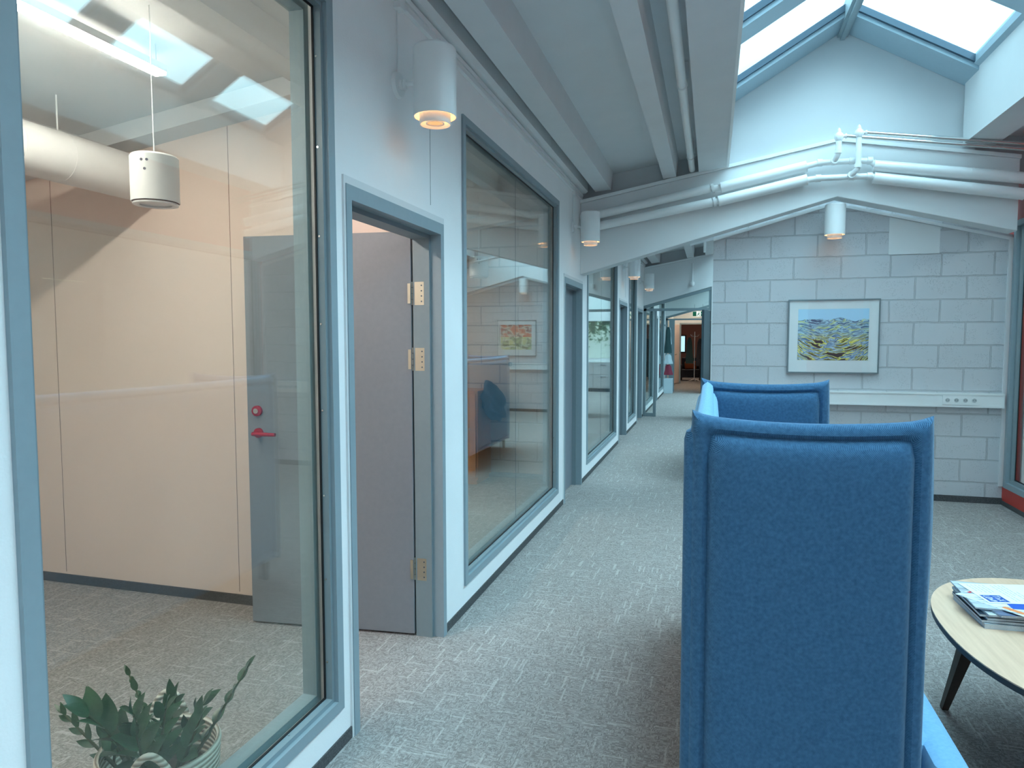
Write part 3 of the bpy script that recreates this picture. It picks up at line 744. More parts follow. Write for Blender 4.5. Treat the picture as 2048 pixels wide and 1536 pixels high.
def rbox(x0, x1, y0, y1, z0, z1, r, n=5):
    # box with rounded vertical edges and softened top/bottom
    g = G(); L = []
    for zz, ins in ((z0, r*.6), (z0+r*.3, r*.15), (z0+r, 0), (z1-r, 0), (z1-r*.3, r*.18), (z1, r*.7)):
        ring = []
        for cx, cy, a0 in ((x1-r, y1-r, 0), (x0+r, y1-r, 90), (x0+r, y0+r, 180), (x1-r, y0+r, 270)):
            for k in range(n+1):
                a = R(a0+90*k/n); ring.append((cx+(r-ins)*math.cos(a), cy+(r-ins)*math.sin(a), zz))
        L.append(ring)
    N = len(L[0]); fs = []
    for k in range(len(L)-1):
        for i in range(N): fs.append((k*N+i, k*N+(i+1) % N, (k+1)*N+(i+1) % N, (k+1)*N+i))
    fs.append(tuple(range(N-1, -1, -1))); fs.append(tuple((len(L)-1)*N+i for i in range(N)))
    return g.add([p for r_ in L for p in r_], fs)
gs = rbox(SX0+.10, .665, SY0+.115, SY1-.16, .27, .435, .035)
g2 = rbox(.572, .665, SY0+.0, SY1-.20, .27, .4352, .03); gs.add(g2.v, g2.f)
sofapart('seat', gs, LBLUE, 'light blue seat cushion')
sofapart('gusset', rbox(SX0-.022, SX1-.03, SY0+.045, SY0+.13, zb, SH-.05, .03), BLUE, 'dark blue back half of the near end panel')
sofapart('base', rbox(SX0+.03, .64, SY0+.03, SY1-.12, .13, .268, .02), BLUE, 'dark blue upholstered base')
for lx, ly in ((SX0+.07, SY0+.08), (.58, SY0+.12), (SX0+.07, SY1-.15), (.58, SY1-.2)):
    obj('leg', G().tube((lx, ly, 0), (lx, ly, .135), .018, .024, n=16), DWOOD, sofa, smooth=True)

sofa2 = copy_tree(sofa); sofa2.location.x += .10; sofa2.location.y += 5.62
sofa2['label'] = 'second blue high-back sofa behind the front block wall, mirrored in the second window'
for o_ in (sofa, sofa2): o_['group'] = 'high-back sofas'

# ------------------------------------------------------------------ coffee table
tb = thing('coffee_table', (1.30, 2.75, 0), 'low rounded pale wood coffee table with dark legs right of the sofa', 'table')
TZ = .50
def toppts(f=1.0, n=72):
    out = []
    for i in range(n):
        t = 2*math.pi*i/n; c, s = math.cos(t), math.sin(t)
        k = 2.25; rr = 1/((abs(c)**k+abs(s)**k)**(1/k))
        out.append((1.31+.49*f*rr*c, 2.76+.665*f*rr*s))
    return out
g = G().prism(toppts(), TZ-.004, TZ, 'z'); obj('tabletop', g, ASH, tb)
o = obj('edge_board', G().prism(toppts(.999), TZ-.024, TZ-.0042, 'z'), DEDGE, tb); o['label'] = 'dark underside board with bevelled edge'
for fx, fy, tx, ty in ((.955, 3.18, .975, 2.93), (1.62, 3.22, 1.5, 3.05), (1.05, 2.26, 1.15, 2.42), (1.66, 2.35, 1.52, 2.5)):
    d = Vector((tx-fx, ty-fy, TZ-.03)); g = G()
    g.path([(fx, fy, 0), (fx+d.x*.5, fy+d.y*.5, d.z*.5), (fx+d.x, fy+d.y, d.z)], [.017, .027, .038], n=4)
    obj('leg', g, DWOOD, tb)
# magazines: bottom first
def textmat(name, paper, ink, sc=60, blocks_=None):
    mt, nt, b = newmat(name); b.inputs['Roughness'].default_value = .35
    v = coords(nt, (sc*.35, sc*3.2, 1)); n = noise(nt, v, 1, 1)
    nt.links.new(ramp(nt, n, [(.50, paper), (.58, ink)]), b.inputs['Base Color']); return mt
covers = [srgb(170, 185, 195), srgb(20, 26, 34), srgb(205, 215, 222), srgb(60, 72, 86), srgb(215, 222, 226), srgb(110, 122, 150), srgb(190, 198, 206), srgb(225, 232, 236)]
PAGES = plain('page_edges', (.55, .58, .60, 1), .7, nz=.15, nsc=400)
def sheet(cx, cy, z0, z1, w_, l_, ang, name, cover, lab, grp, pages=True, cat='magazine', z_top=None):
    c, s = math.cos(ang), math.sin(ang)
    def q(a, b_): return (cx+a*c-b_*s, cy+a*s+b_*c)
    rect = [q(-w_/2, -l_/2), q(w_/2, -l_/2), q(w_/2, l_/2), q(-w_/2, l_/2)]
    if pages:
        r = thing(name, (cx, cy, z0), lab, cat, grp)
        obj('page_block', G().prism(rect, z0+.0006, z1-.0006, 'z'), PAGES, r)
        g = G().prism([q(-w_/2-.001, -l_/2-.001), q(w_/2+.001, -l_/2-.001), q(w_/2+.001, l_/2+.001), q(-w_/2-.001, l_/2+.001)], z1-.0006, z1, 'z')
        g.prism([q(-w_/2-.001, -l_/2-.001), q(w_/2+.001, -l_/2-.001), q(w_/2+.001, l_/2+.001), q(-w_/2-.001, l_/2+.001)], z0, z0+.0006, 'z')
        obj('cover', g, cover, r)
        return r, q
    r = tag(obj(name, G().prism(rect, z0, z1, 'z'), cover), lab, cat, grp)
    return r, q
z = TZ; th = [.018, .010, .006, .009, .006, .007, .005]
labs = ['thick pale book at the bottom of the magazine stack', 'black-covered magazine resting on the thick pale book', 'pale thin magazine third from the bottom of the stack',
        'dark slate magazine in the middle of the stack', 'white magazine just above the dark slate one', 'blue-grey brochure turned askew near the top of the stack', 'pale grey magazine under the loose leaflets']
offs = [(0, 0, .0), (-.004, .01, -.02), (.006, .02, .03), (-.003, .03, -.04), (.004, .02, .06), (.02, .0, .16), (-.01, .05, -.06)]
for i, h in enumerate(th):
    c = textmat('magazine_cover', covers[i], tuple(x*.6 for x in covers[i][:3])+(1,), 18)
    sheet(1.062+offs[i][0], 2.948+offs[i][1]*.6, z, z+h, .22, .29, .05+offs[i][2], 'magazine', c, labs[i], 'magazines stacked on the coffee table'); z += h+.0003
wp = textmat('leaflet_text', srgb(232, 238, 240), srgb(150, 160, 168), 40)
r, q = sheet(1.088, 2.917, z, z+.0006, .297, .21, -.855, 'leaflet', wp, 'white leaflet with red lines and an orange mark, askew under the top sheet', 'leaflets', False, 'leaflet')
g = G().prism([q(.01, -.088), q(.085, -.088), q(.085, -.066), q(.01, -.066)], z+.0006, z+.0008, 'z'); tag(obj('printed_mark', g, plain('orange_print_mark', srgb(235, 140, 80), .4), r), 'orange printed mark')
g = G().prism([q(-.142, -.045), q(-.142, .0), q(-.13, .0), q(-.13, -.045)], z+.0006, z+.0008, 'z'); tag(obj('printed_mark', g, plain('red_print_mark', srgb(205, 40, 60), .4), r), 'red printed bar')
z += .0009
r, q = sheet(1.205, 2.962, z, z+.0006, .297, .21, .06, 'brochure', plain('bright_blue_cover', srgb(30, 90, 190), .35), 'bright blue brochure peeking out beneath the printed top sheet', 'leaflets', False, 'brochure')
z += .0009
r, q = sheet(1.126, 3.016, z, z+.0006, .297, .21, .19, 'information_sheet', plain('sheet_white', srgb(232, 236, 238), .5), 'white information sheet with a blue square emblem on top of the stack', 'leaflets', False, 'sheet')
ES = z+.0006
lg = tag(obj('emblem', G().prism([q(-.138, -.092), q(-.066, -.092), q(-.066, -.022), q(-.138, -.022)], ES, ES+.0002, 'z'), plain('emblem_blue', srgb(25, 85, 170), .35), r), 'blue square emblem with white script')
g = G()
def stroke(pts, wd=.0032):
    # script reads along the sheet's short side: local x -> -b, local y -> a
    P_ = [(-.102+p[1], -.057-p[0]) for p in pts]
    for a, b in zip(P_, P_[1:]):
        a = Vector(a); b = Vector(b); d = (b-a).normalized(); n = Vector((-d.y, d.x))*wd/2
        g.prism([tuple(q(*(a-n))), tuple(q(*(b-n))), tuple(q(*(b+n))), tuple(q(*(a+n)))], ES+.0002, ES+.0003, 'z')
for L_ in ([(-.028, .026), (-.010, .026)], [(-.019, .026), (-.021, .004)], [(-.006, .004), (-.004, .016), (.004, .016), (.005, .004)], [(.010, .026), (.024, .004)], [(.024, .026), (.010, .004)],
           [(-.027, -.004), (-.026, -.027), (-.016, -.027)], [(-.012, -.006), (-.011, -.027), (-.002, -.027), (-.003, -.006), (-.012, -.006)],
           [(.002, -.006), (.006, -.027), (.011, -.012), (.016, -.027), (.019, -.006)], [(.024, -.027), (.023, -.006), (.029, -.008), (.029, -.017), (.023, -.018)]): stroke(L_)
tag(obj('emblem_script', g, W, lg), 'white script strokes')
random.seed(3); g = G()
for k in range(17):
    a0 = -.125+.0145*k
    if k in (5, 11): continue
    b0 = .09; end = -.0 if a0 < -.055 else (-.085 if k % 4 else -.03)
    if a0 > .02: b0 = .02
    while b0 > end:
        L = random.uniform(.008, .024)
        if b0-L < end: break
        g.prism([q(a0, b0), q(a0, b0-L), q(a0+.0025, b0-L), q(a0+.0025, b0)], ES, ES+.0001, 'z'); b0 -= L+.004
o = tag(obj('printed_lines', g, plain('ink_grey', (.25, .30, .33, 1), .5), r), 'grey lines of small print', kind='stuff')

# ------------------------------------------------------------------ right wall: red panels with glazed openings
ywins = [(1.0, 3.6), (4.2, 7.33), (8.3, 10.9), (11.2, 13.8)]
g = G(); y = Y0
for a, b in ywins:
    g.box(XR, XR+.12, y, a, 0, 3.45); g.box(XR, XR+.12, a, b, 0, .17); g.box(XR, XR+.12, a, b, 2.60, 3.45); y = b
g.box(XR, XR+.12, y, 14.4, 0, 3.45)
struct('wall_right', g, REDW, 'red painted wall with large windows on the right of the hall')
struct('baseboard_right', G().box(XR-.008, XR, Y0, 7.36, 0, .04), BASE, 'dark skirting at the foot of the red wall')
struct('baseboard_right_back', G().box(XR-.008, XR, 7.5, 14.2, 0, .04), BASE, 'dark skirting at the foot of the red wall in the second bay')
rl = ['red wall window beside the coffee table, mostly out of frame', 'tall grey-framed window in the red wall at the right edge', 'first window in the red wall of the second bay', 'last window in the red wall of the second bay']
for i, (a, b) in enumerate(ywins):
    r = setting('window_%d' % (31+i), (XR, (a+b)/2, .17), rl[i], 'window')
    def ring(x0, x1, ins, wd, mt, nm):
        g = G(); p, q_, c, d = a+ins, b-ins, .17+ins, 2.60-ins
        g.box(x0, x1, p, p+wd, c, d).box(x0, x1, q_-wd, q_, c, d).box(x0, x1, p+wd, q_-wd, c, c+wd).box(x0, x1, p+wd, q_-wd, d-wd, d); obj(nm, g, mt, r)
    ring(XR-.012, XR+.02, 0, .05, GRL, 'outer_frame'); ring(XR+.02, XR+.05, .045, .035, GR, 'inner_frame'); ring(XR+.05, XR+.055, .045, .045, BLK, 'gasket')
    obj('pane', G().box(XR+.056, XR+.063, a+.045, b-.045, .215, 2.555), GLASS, r)
# rooms behind the right wall: floor is shared; plain pale walls, lit by added linear lights
g = G().box(5.0, 5.1, Y0, 14.4, 0, 3.2)
struct('wall_outer_right', g, W, 'pale outer wall of the rooms beyond the red wall')
for k, y in enumerate((.85, 7.3, 14.2)):
    struct('wall_room_right_%s' % ['near', 'middle', 'far'][k], G().box(XR+.12, 5.0, y, y+.1, 0, 3.2), WT, 'pale cross wall in the rooms beyond the red wall')
RIGHTFILLS = [(3.8, 1.6, 3.6), (3.8, 4.8, 6.8), (3.8, 8.4, 10.4), (3.8, 11.4, 13.4)]
struct('ceiling_right_rooms', G().box(XR+.12, 5.1, Y0, 14.4, 3.05, 3.2), WD, 'ceiling of the rooms beyond the red wall')

# ------------------------------------------------------------------ end walls of the whole place
struct('wall_near', G().box(-5.2, XL, Y0-.1, Y0, 0, 4.6).box(XR, 5.2, Y0-.1, Y0, 0, 4.6).box(XL, XR, Y0-.1, Y0, 0, .3).box(XL, XR, Y0-.1, Y0, 2.9, 4.6), W, 'white wall behind the camera with an added daylight opening')  # opening added out of view to let more light into the hall

# ------------------------------------------------------------------ rooms behind the left wall
XO = -5.0
g = G()
for a, b, z0, z1 in ((Y0, 25.2, 0, .85), (Y0, 25.2, 2.15, 2.75)): g.box(XO-.12, XO, a, b, z0, z1)
owin = [(8.4, 11.2), (12.0, 14.8), (16.2, 19.2)]
y = Y0
for a, b in owin: g.box(XO-.12, XO, y, a, .85, 2.15); y = b
g.box(XO-.12, XO, y, 25.2, .85, 2.15)
struct('wall_outer_left', g, WT, 'outer wall of the rooms on the left with window openings')
for i, (a, b) in enumerate(owin):
    r = setting('window_%d' % (41+i), (XO, (a+b)/2, .85), 'outer window of left room number %s along the corridor' % ['three', 'four', 'five'][i], 'window')
    g = G().box(XO-.1, XO-.05, a, a+.05, .85, 2.15).box(XO-.1, XO-.05, b-.05, b, .85, 2.15).box(XO-.1, XO-.05, a, b, .85, .9).box(XO-.1, XO-.05, a, b, 2.1, 2.15)
    g.box(XO-.1, XO-.05, (a+b)/2-.025, (a+b)/2+.025, .9, 2.1)
    obj('frame', g, W, r); obj('pane', G().box(XO-.08, XO-.075, a+.05, b-.05, .9, 2.1), GLASSR, r)
g = G().prism([(XO-.12, roomz(XO-.12)), (XI, roomz(XI)), (XI, roomz(XI)+.15), (XO-.12, roomz(XO-.12)+.15)], Y0, 25.2)
struct('ceiling_left_rooms', g, WD, 'sloped white ceiling of the rooms on the left')
# joists in the rooms
def room_beam(y, w_, drop):
    g = G().prism([(XO, roomz(XO)-drop), (XI, roomz(XI)-drop), (XI, roomz(XI)+.02), (XO, roomz(XO)+.02)], y, y+w_)
    return g
# room one: peach partition
g = G().prism([(XO, 0), (XI, 0), (XI, roomz(XI)+.02), (XO, roomz(XO)+.02)], 3.355, 3.44)
struct('wall_peach', g, PINK, 'peach painted end wall of the first room')
g = G()
for sx in (-3.925, -2.63):
    g.box(sx-.0015, sx+.0015, 3.3538, 3.3552, .07, roomz(sx)-.08)
struct('trim_peach_joints', g, plain('peach_joint', (.22, .17, .15, 1), .8), 'fine vertical joints in the peach wall')  # dark colour of the panel seams
struct('baseboard_peach', G().box(XO, XI-.02, 3.343, 3.355, 0, .055), BASE, 'dark skirting at the foot of the peach wall')
tag(obj('room_beam', room_beam(3.20, .155, .10), WD), 'white beam over the peach wall in the first room', 'beam', 'white beams in the left rooms')
for y, lab in ((-.3, 'first'),):
    struct('wall_room_first_near', G().prism([(XO, 0), (XI, 0), (XI, roomz(XI)+.02), (XO, roomz(XO)+.02)], y, y+.1), WT, 'near side wall of the first room')
# room two: painted block wall
def cross(y, nm, mt, lab): struct(nm, G().prism([(XO, 0), (XI, 0), (XI, roomz(XI)+.02), (XO, roomz(XO)+.02)], y, y+.12), mt, lab)
cross(7.34, 'wall_room_second', BLOCKP, 'cream painted block wall at the end of the second room')
struct('baseboard_room_second', G().box(XO, XI-.02, 7.328, 7.34, 0, .055), BASE, 'dark skirting of the second room')
cross(11.22, 'wall_room_third', WT, 'end wall of the third room'); cross(14.1, 'wall_room_fourth', BLOCKP, 'end wall of the fourth room')
cross(20.95, 'wall_room_fifth', WT, 'end wall of the fifth room')
for y, lab in ((7.18, 'second'), (11.06, 'third'), (13.94, 'fourth')):
    tag(obj('room_beam', room_beam(y, .155, .10), WD), 'white beam at the end of the %s left room' % lab, 'beam', 'white beams in the left rooms')
# joists along the rooms
for k, (a, b, lab) in enumerate(((-.2, 3.2, 'first'), (3.44, 7.18, 'second'))):
    for x in (-1.95, -3.6):
        g = G().prism([(x-.07, roomz(x)-.12), (x+.07, roomz(x)-.115), (x+.085, roomz(x)+.02), (x-.085, roomz(x)+.02)], a, b)
        tag(obj('ceiling_joist', g, WD), 'white joist %s in the %s left room' % ('near the corridor' if x > -2.5 else 'towards the outer wall', lab), 'joist', 'joists in the left rooms')

def air_duct(y0, y1, lab):
    r = thing('air_duct', (-3.16, (y0+y1)/2, 2.4), lab, 'duct', 'round white air ducts in the left rooms')
    g = G().tube((-3.16, y0, 2.455), (-3.16, y1, 2.455), .125, n=40)
    yy = y0+.9
    while yy < y1: g.tube((-3.16, yy-.01, 2.455), (-3.16, yy+.01, 2.455), .128, n=40); yy += .9
    obj('duct', g, WG, r, smooth=True)
    for yy in (y0+.7, y1-.6):
        g = G().tube((-3.16, yy, 2.57), (-3.16, yy, 2.76), .004, n=8); g.tube((-3.16, yy-.004, 2.455), (-3.16, yy+.004, 2.455), .1265, n=40)
        obj('hanger', g, WG, r, smooth=True)
air_duct(-.2, 3.355, 'fat round white air duct under the ceiling of the peach room')
air_duct(3.44, 7.34, 'fat round white air duct in the room behind the second window')

def drum(x, y, z, lab):
    r = thing('drum_lamp', (x, y, z), lab, 'lamp', 'white drum lamps in the left rooms')
    g = G().lathe((x, y, z), [(.088, -.095), (.092, -.095), (.092, .085), (.085, .093), (.002, .094), (.002, .09), (.086, .086), (.088, .08)], n=48, closed=True)
    obj('shade', g, WG, r, smooth=True)
    for da, dz in ((-1.35, .058), (-1.12, .058), (-1.22, .022)):
        c = Vector((math.cos(da), math.sin(da), 0)); p = Vector((x, y, z+dz))+c*.0915
        obj('vent_hole', G().tube(p, p+c*.002, .0055, n=12), DGR, r)
    g = G().lathe((x, y, z), [(.06, -.106), (.086, -.106), (.086, -.099), (.06, -.099)], n=40, closed=True); g.disc((x, y, z), .06, -.10)
    obj('louvre', g, WG, r, smooth=True)
    obj('stem', G().tube((x, y, z+.09), (x, y, roomz(x)+.005), .0025, n=8), WG, r)
drum(-2.215, 2.37, 2.20, 'white drum lamp with three dark dots hanging in the peach room')
drum(-2.16, 6.33, 2.24, 'white drum lamp hanging in the room behind the second window')

def tube_light(x, y0, y1, z, lab, e):
    r = thing('linear_light', (x, (y0+y1)/2, z), lab, 'light', 'slim linear ceiling lights in the left rooms')
    obj('housing', G().box(x-.03, x+.03, y0, y1, z+.014, z+.045), WG, r)
    obj('diffuser', G().box(x-.028, x+.028, y0+.004, y1-.004, z, z+.0138), TUBEW if e == 0 else TUBE, r)
    g = G()
    for yy in (y0+.15, y1-.03): obj('wire', G().tube((x, yy, z+.045), (x, yy, roomz(x)), .0015, n=6), GR, r)
tube_light(-2.42, .2, 2.65, 2.735, 'long glowing linear light in the peach room', 0)
tube_light(-3.9, 4.0, 6.6, 2.42, 'linear light in the room behind the second window', 0)
tube_light(-3.0, 8.2, 10.6, 2.6, 'linear light in the room behind the third window', 1)

for (x, a, b), lab in zip(RIGHTFILLS, ('beside the coffee table', 'at the right edge of the hall', 'beside the near half of the second bay', 'beside the far half of the second bay')):  # unseen lamps added to brighten the rooms on the right
    r = thing('linear_light', (x, (a+b)/2, 2.9), 'added linear light behind the red wall, '+lab, 'light')
    obj('housing', G().box(x-.04, x+.04, a, b, 2.935, 2.96), WG, r); obj('diffuser', G().box(x-.038, x+.038, a+.004, b-.004, 2.92, 2.9348), FILLTUBE, r)
    for yy in (a+.2, b-.2): obj('wire', G().tube((x, yy, 2.96), (x, yy, 3.049), .0015, n=6), GR, r)

# plant in a woven basket behind the nearest window
def basket_plant():
    bx, by = -1.635, 1.69; rt = .178; zt = .285
    b = thing('plant_basket', (bx, by, 0), 'cream woven rope basket with loop handles behind the nearest window', 'basket')
    prof = [(.002, 0), (.135, 0), (.150, .02), (.163, .10), (.172, .19), (rt, zt-.01), (rt-.006, zt), (rt-.014, zt-.008), (.160, .19), (.14, .05), (.002, .04)]
    obj('basket_body', G().lathe((bx, by, 0), prof, n=56), ROPE, b, smooth=True)
    for a0 in (R(-55), R(125)):
        pts = []
        for k in range(17):
            t = k/16; aa = a0+(t-.5)*.75; rr = rt+.004+.012*math.sin(math.pi*t)
            pts.append((bx+rr*math.cos(aa), by+rr*math.sin(aa), zt-.035+.105*math.sin(math.pi*t)))
        tag(obj('handle', G().path(pts, .0105, n=12), ROPE, b, smooth=True), 'looped rope handle')
    pl = thing('potted_plant', (bx, by, .05), 'dark green plant with glossy leaflets on arching stems in the woven basket', 'plant')
    obj('soil', G().lathe((bx, by, .05), [(.002, .13), (.145, .125), (.136, .01), (.002, .0)], n=32), SOIL, pl, smooth=True)
    def leaf(base, dirv, up, L, wd, fold=.25):
        d = dirv.normalized(); sd = d.cross(up).normalized(); n = sd.cross(d).normalized()
        v = []; NL = 9
        for k in range(NL+1):
            t = k/NL; wv = wd*(math.sin(math.pi*t**.8)**.85) if 0 < t < 1 else .0008
            c = base+d*(L*t)+n*(-.12*L*t*t+.05*L*t)
            th = .0006
            v += [c-sd*wv+n*(wv*fold), c+n*th, c+sd*wv+n*(wv*fold), c-n*th]
        f = []
        for k in range(NL):
            a = k*4; b_ = a+4
            for i in range(4): f.append((a+i, a+(i+1) % 4, b_+(i+1) % 4, b_+i))
        f += [(0, 3, 2, 1), (NL*4, NL*4+1, NL*4+2, NL*4+3)]
        return v, f
    def stem(tip, base, mid, nl, Lf, wf, seed, ang=0.0):
        rnd = random.Random(seed)
        b0 = Vector(base); b1 = Vector(mid); b2 = Vector(tip)
        def Q(t): return b0*(1-t)**2+b1*(2*t*(1-t))+b2*t*t
        pts = [Q(k/12) for k in range(13)]
        st = obj('stem', G().path(pts, [.0075-.005*k/12 for k in range(13)], n=8), STEM, pl, smooth=True)
        for k in range(nl):
            t = .30+.68*k/(nl-1) if nl > 1 else 1
            p = Q(t); tan = (Q(min(1, t+.02))-Q(t-.02)).normalized()
            sidev = tan.cross(Vector((math.cos(ang), math.sin(ang), .35))).normalized()
            s_ = 1 if k % 2 else -1
            dv = (sidev*s_*(.95-.45*t)+tan*(.45+.5*t)+Vector((0, 0, .18+.1*rnd.random()))).normalized()
            L = Lf*(1.0-.45*abs(t-.5))*(.85+.3*rnd.random())
            up = Vector((-.2+.4*rnd.random(), -.6, 1.0)).normalized()
            v, f = leaf(p, dv, up, L, wf*L/Lf)
            g = G().add(v, f); obj('leaf', g, GREEND, st, smooth=True)
        v, f = leaf(Q(1), (Q(1)-Q(.95)), Vector((0, -.5, 1)), Lf*.75, wf*.6); obj('leaf', G().add(v, f), GREEND, st, smooth=True)
    B_ = (bx, by, .15)
    stem((-1.40, 1.81, .50), (bx+.05, by+.02, .15), (-1.50, 1.74, .30), 9, .062, .017, 1, .4)
    stem((-1.90, 1.84, .40), (bx-.04, by+.03, .15), (-1.72, 1.77, .26), 11, .052, .012, 2, 1.0)
    stem((-1.93, 1.62, .37), (bx-.07, by-.03, .15), (-1.78, 1.61, .28), 9, .066, .011, 3, 2.0)
    stem((-1.70, 1.50, .47), (bx-.02, by-.05, .15), (-1.60, 1.56, .34), 9, .12, .030, 4, .2)
    stem((-1.78, 1.60, .42), (bx-.05, by-.02, .15), (-1.72, 1.60, .31), 8, .10, .026, 10, 1.2)
    stem((-1.55, 1.52, .42), (bx+.01, by-.05, .15), (-1.58, 1.57, .30), 8, .11, .028, 11, 2.6)
    stem((-1.52, 1.60, .46), (bx+.02, by-.03, .15), (bx+.05, by-.05, .32), 9, .085, .021, 5, 2.4)
    stem((-1.42, 1.62, .43), (bx+.07, by-.02, .15), (bx+.13, by-.04, .29), 8, .09, .022, 6, .8)
    stem((-1.58, 1.70, .43), (bx, by, .15), (bx+.02, by+.02, .30), 8, .08, .019, 7, 1.6)
    stem((-1.62, 1.58, .44), (bx-.01, by-.02, .15), (bx-.01, by-.06, .31), 8, .095, .024, 8, 3.0)
    stem((-1.50, 1.73, .41), (bx+.03, by+.02, .15), (bx+.06, by+.03, .28), 7, .08, .02, 9, 2.2)
basket_plant()

# room two: wooden cabinet with a dark jacket over it
cb = thing('wooden_cabinet', (-2.62, 6.95, 0), 'orange-brown wooden cabinet behind the second window', 'cabinet')
obj('body', G().box(-2.86, -2.36, 6.86, 7.31, .05, 1.0), WOODC, cb, bevel=.004)
obj('plinth', G().box(-2.84, -2.38, 6.88, 7.29, 0, .05), WOODC, cb)
dr = obj('door', G().box(-2.84, -2.38, 6.840, 6.859, .08, .97), WOODC, cb, bevel=.002)
obj('knob', G().tube((-2.44, 6.839, .6), (-2.44, 6.82, .6), .012, n=16), CHR, dr, smooth=True)
def blob(name, c, rx, ry, rz, mt, lab, cat, seed, amp=.18):
    rnd = random.Random(seed); bm = bmesh.new(); bmesh.ops.create_icosphere(bm, subdivisions=4, radius=1)
    ph = [rnd.random()*6 for _ in range(6)]
    for v in bm.verts:
        p = v.co.copy(); k = 1+amp*(math.sin(5*p.x+ph[0])*math.sin(4*p.y+ph[1])+.6*math.sin(9*p.z+ph[2]+3*p.x))
        v.co = Vector((p.x*rx*k, p.y*ry*k, p.z*rz*k))
    me = bpy.data.meshes.new(name); bm.to_mesh(me); bm.free(); me.materials.append(mt)
    me.polygons.foreach_set('use_smooth', [True]*len(me.polygons))
    o = bpy.data.objects.new(name, me); COL.objects.link(o); o.location = c
    return tag(o, lab, cat)
jk = blob('jacket', (-2.27, 7.08, .91), .13, .17, .19, DCLOTH, 'dark jacket slung over the corner of the wooden cabinet', 'jacket', 3)
bm = bmesh.new(); bm.from_mesh(jk.data)
for v in bm.verts:
    if v.co.x > 0: v.co.z -= .9*v.co.x; 
bm.to_mesh(jk.data); bm.free()
tag(obj('wall_hook', G().tube((-2.13, 7.34, 1.27), (-2.13, 7.30, 1.27), .02, .024, n=20), DGR, None, smooth=True), 'small round dark wall hook on the cream block wall', 'hook')

# ------------------------------------------------------------------ glazed screens across the corridor
SLATE = plain('dark_slate_door', (.05, .075, .09, 1), .45)
def screen(y, nm, lab):
    r = setting(nm, (-.66, y, 0), lab, 'glazed screen')
    xe = -.02
    g = G().box(XL, XL+.055, y-.03, y+.03, 0, 2.20).box(XL, xe, y-.03, y+.03, 2.105, 2.155)
    g.prism([(XL, beam_lo(XL)-.06), (xe, beam_lo(xe)-.06), (xe, beam_lo(xe)), (XL, beam_lo(XL))], y-.04, y+.06)
    g.box(xe-.05, xe, y-.03, y+.03, 2.155, beam_lo(xe)-.03)
    obj('frame', g, GR, r)
    g = G().box(-1.115 if y < 20 else -1.22, -1.06, y-.03, y+.03, 0, 2.105).box(XL+.055, -1.115, y-.02, y+.02, 0, .07)
    obj('side_frame', g, GR, r)
    obj('side_pane', G().box(XL+.055, -1.115, y-.004, y+.004, .07, 2.105), GLASS, r)
    obj('transom_pane', G().prism([(XL+.03, 2.155), (xe-.05, 2.155), (xe-.05, beam_lo(xe-.05)-.06), (XL+.03, beam_lo(XL+.03)-.06)], y-.004, y+.004), GLASS, r)
    obj('end_post', G().box(xe, 0, y-.05, y+.05, 0, beam_lo(0)), W, r)
    lf, d_, n_ = leaf_box((-.145, y-.72), (-.03, y-.02), .01, 2.09, .045)
    o = obj('door_leaf', lf, SLATE, r); o['label'] = 'open dark slate door leaf folded to the right'
screen(14.05, 'door_14', 'grey-framed glazed screen crossing the corridor under the second bent beam')
screen(20.95, 'door_21', 'farther grey-framed glazed screen near the end of the corridor')
# emergency exit sign hanging at the far screen
ex = thing('exit_sign', (-.38, 20.6, 2.2), 'green running-man exit sign with arrow hanging over the far corridor', 'sign')
obj('panel', G().box(-.545, -.215, 20.58, 20.62, 2.205, 2.345), emis('exit_white', (.85, 1, .92, 1), .55), ex)
obj('green_field', G().box(-.54, -.44, 20.574, 20.58, 2.21, 2.34), GREENS, ex); obj('green_field', G().box(-.32, -.22, 20.574, 20.58, 2.21, 2.34), GREENS, ex)
g = G(); yq = 20.573
def st2(pts, wd):
    for a, b in zip(pts, pts[1:]):
        a = Vector(a); b = Vector(b); d = (b-a).normalized(); n = Vector((-d.y, d.x))*wd/2
        g.prism([tuple(a-n), tuple(b-n), tuple(b+n), tuple(a+n)], yq-.002, yq)
st2([(-.31, 2.275), (-.24, 2.275)], .016); st2([(-.27, 2.31), (-.236, 2.275), (-.27, 2.24)], .016)
obj('arrow', g, W, ex)
g = G(); yq = 20.578
st2([(-.425, 2.22), (-.395, 2.255), (-.375, 2.29), (-.345, 2.275)], .018); st2([(-.395, 2.255), (-.36, 2.245), (-.35, 2.215)], .016); st2([(-.375, 2.295), (-.41, 2.285)], .012)
g.tube((-.365, yq-.002, 2.318), (-.365, yq, 2.318), .013, n=16)
obj('running_figure', g, GREENS, ex)
for x0 in (-.5, -.27): obj('hanger', G().box(x0, x0+.01, 20.595, 20.605, 2.345, 2.55), GR, ex)

# drop conduit with sensor on the second beam face
cdt = thing('smoke_sensor', (-.38, 13.95, 2.3), 'small white sensor at the foot of a conduit on the second bent beam', 'sensor')
obj('conduit', G().tube((-.385, 13.97, 2.66), (-.385, 13.97, 3.02), .014, n=12), W, cdt, smooth=True)
obj('sensor_body', G().lathe((-.385, 13.95, 2.60), [(.001, -.03), (.028, -.02), (.042, .01), (.04, .05), (.02, .07), (.001, .072)], n=20), WG, cdt, smooth=True)
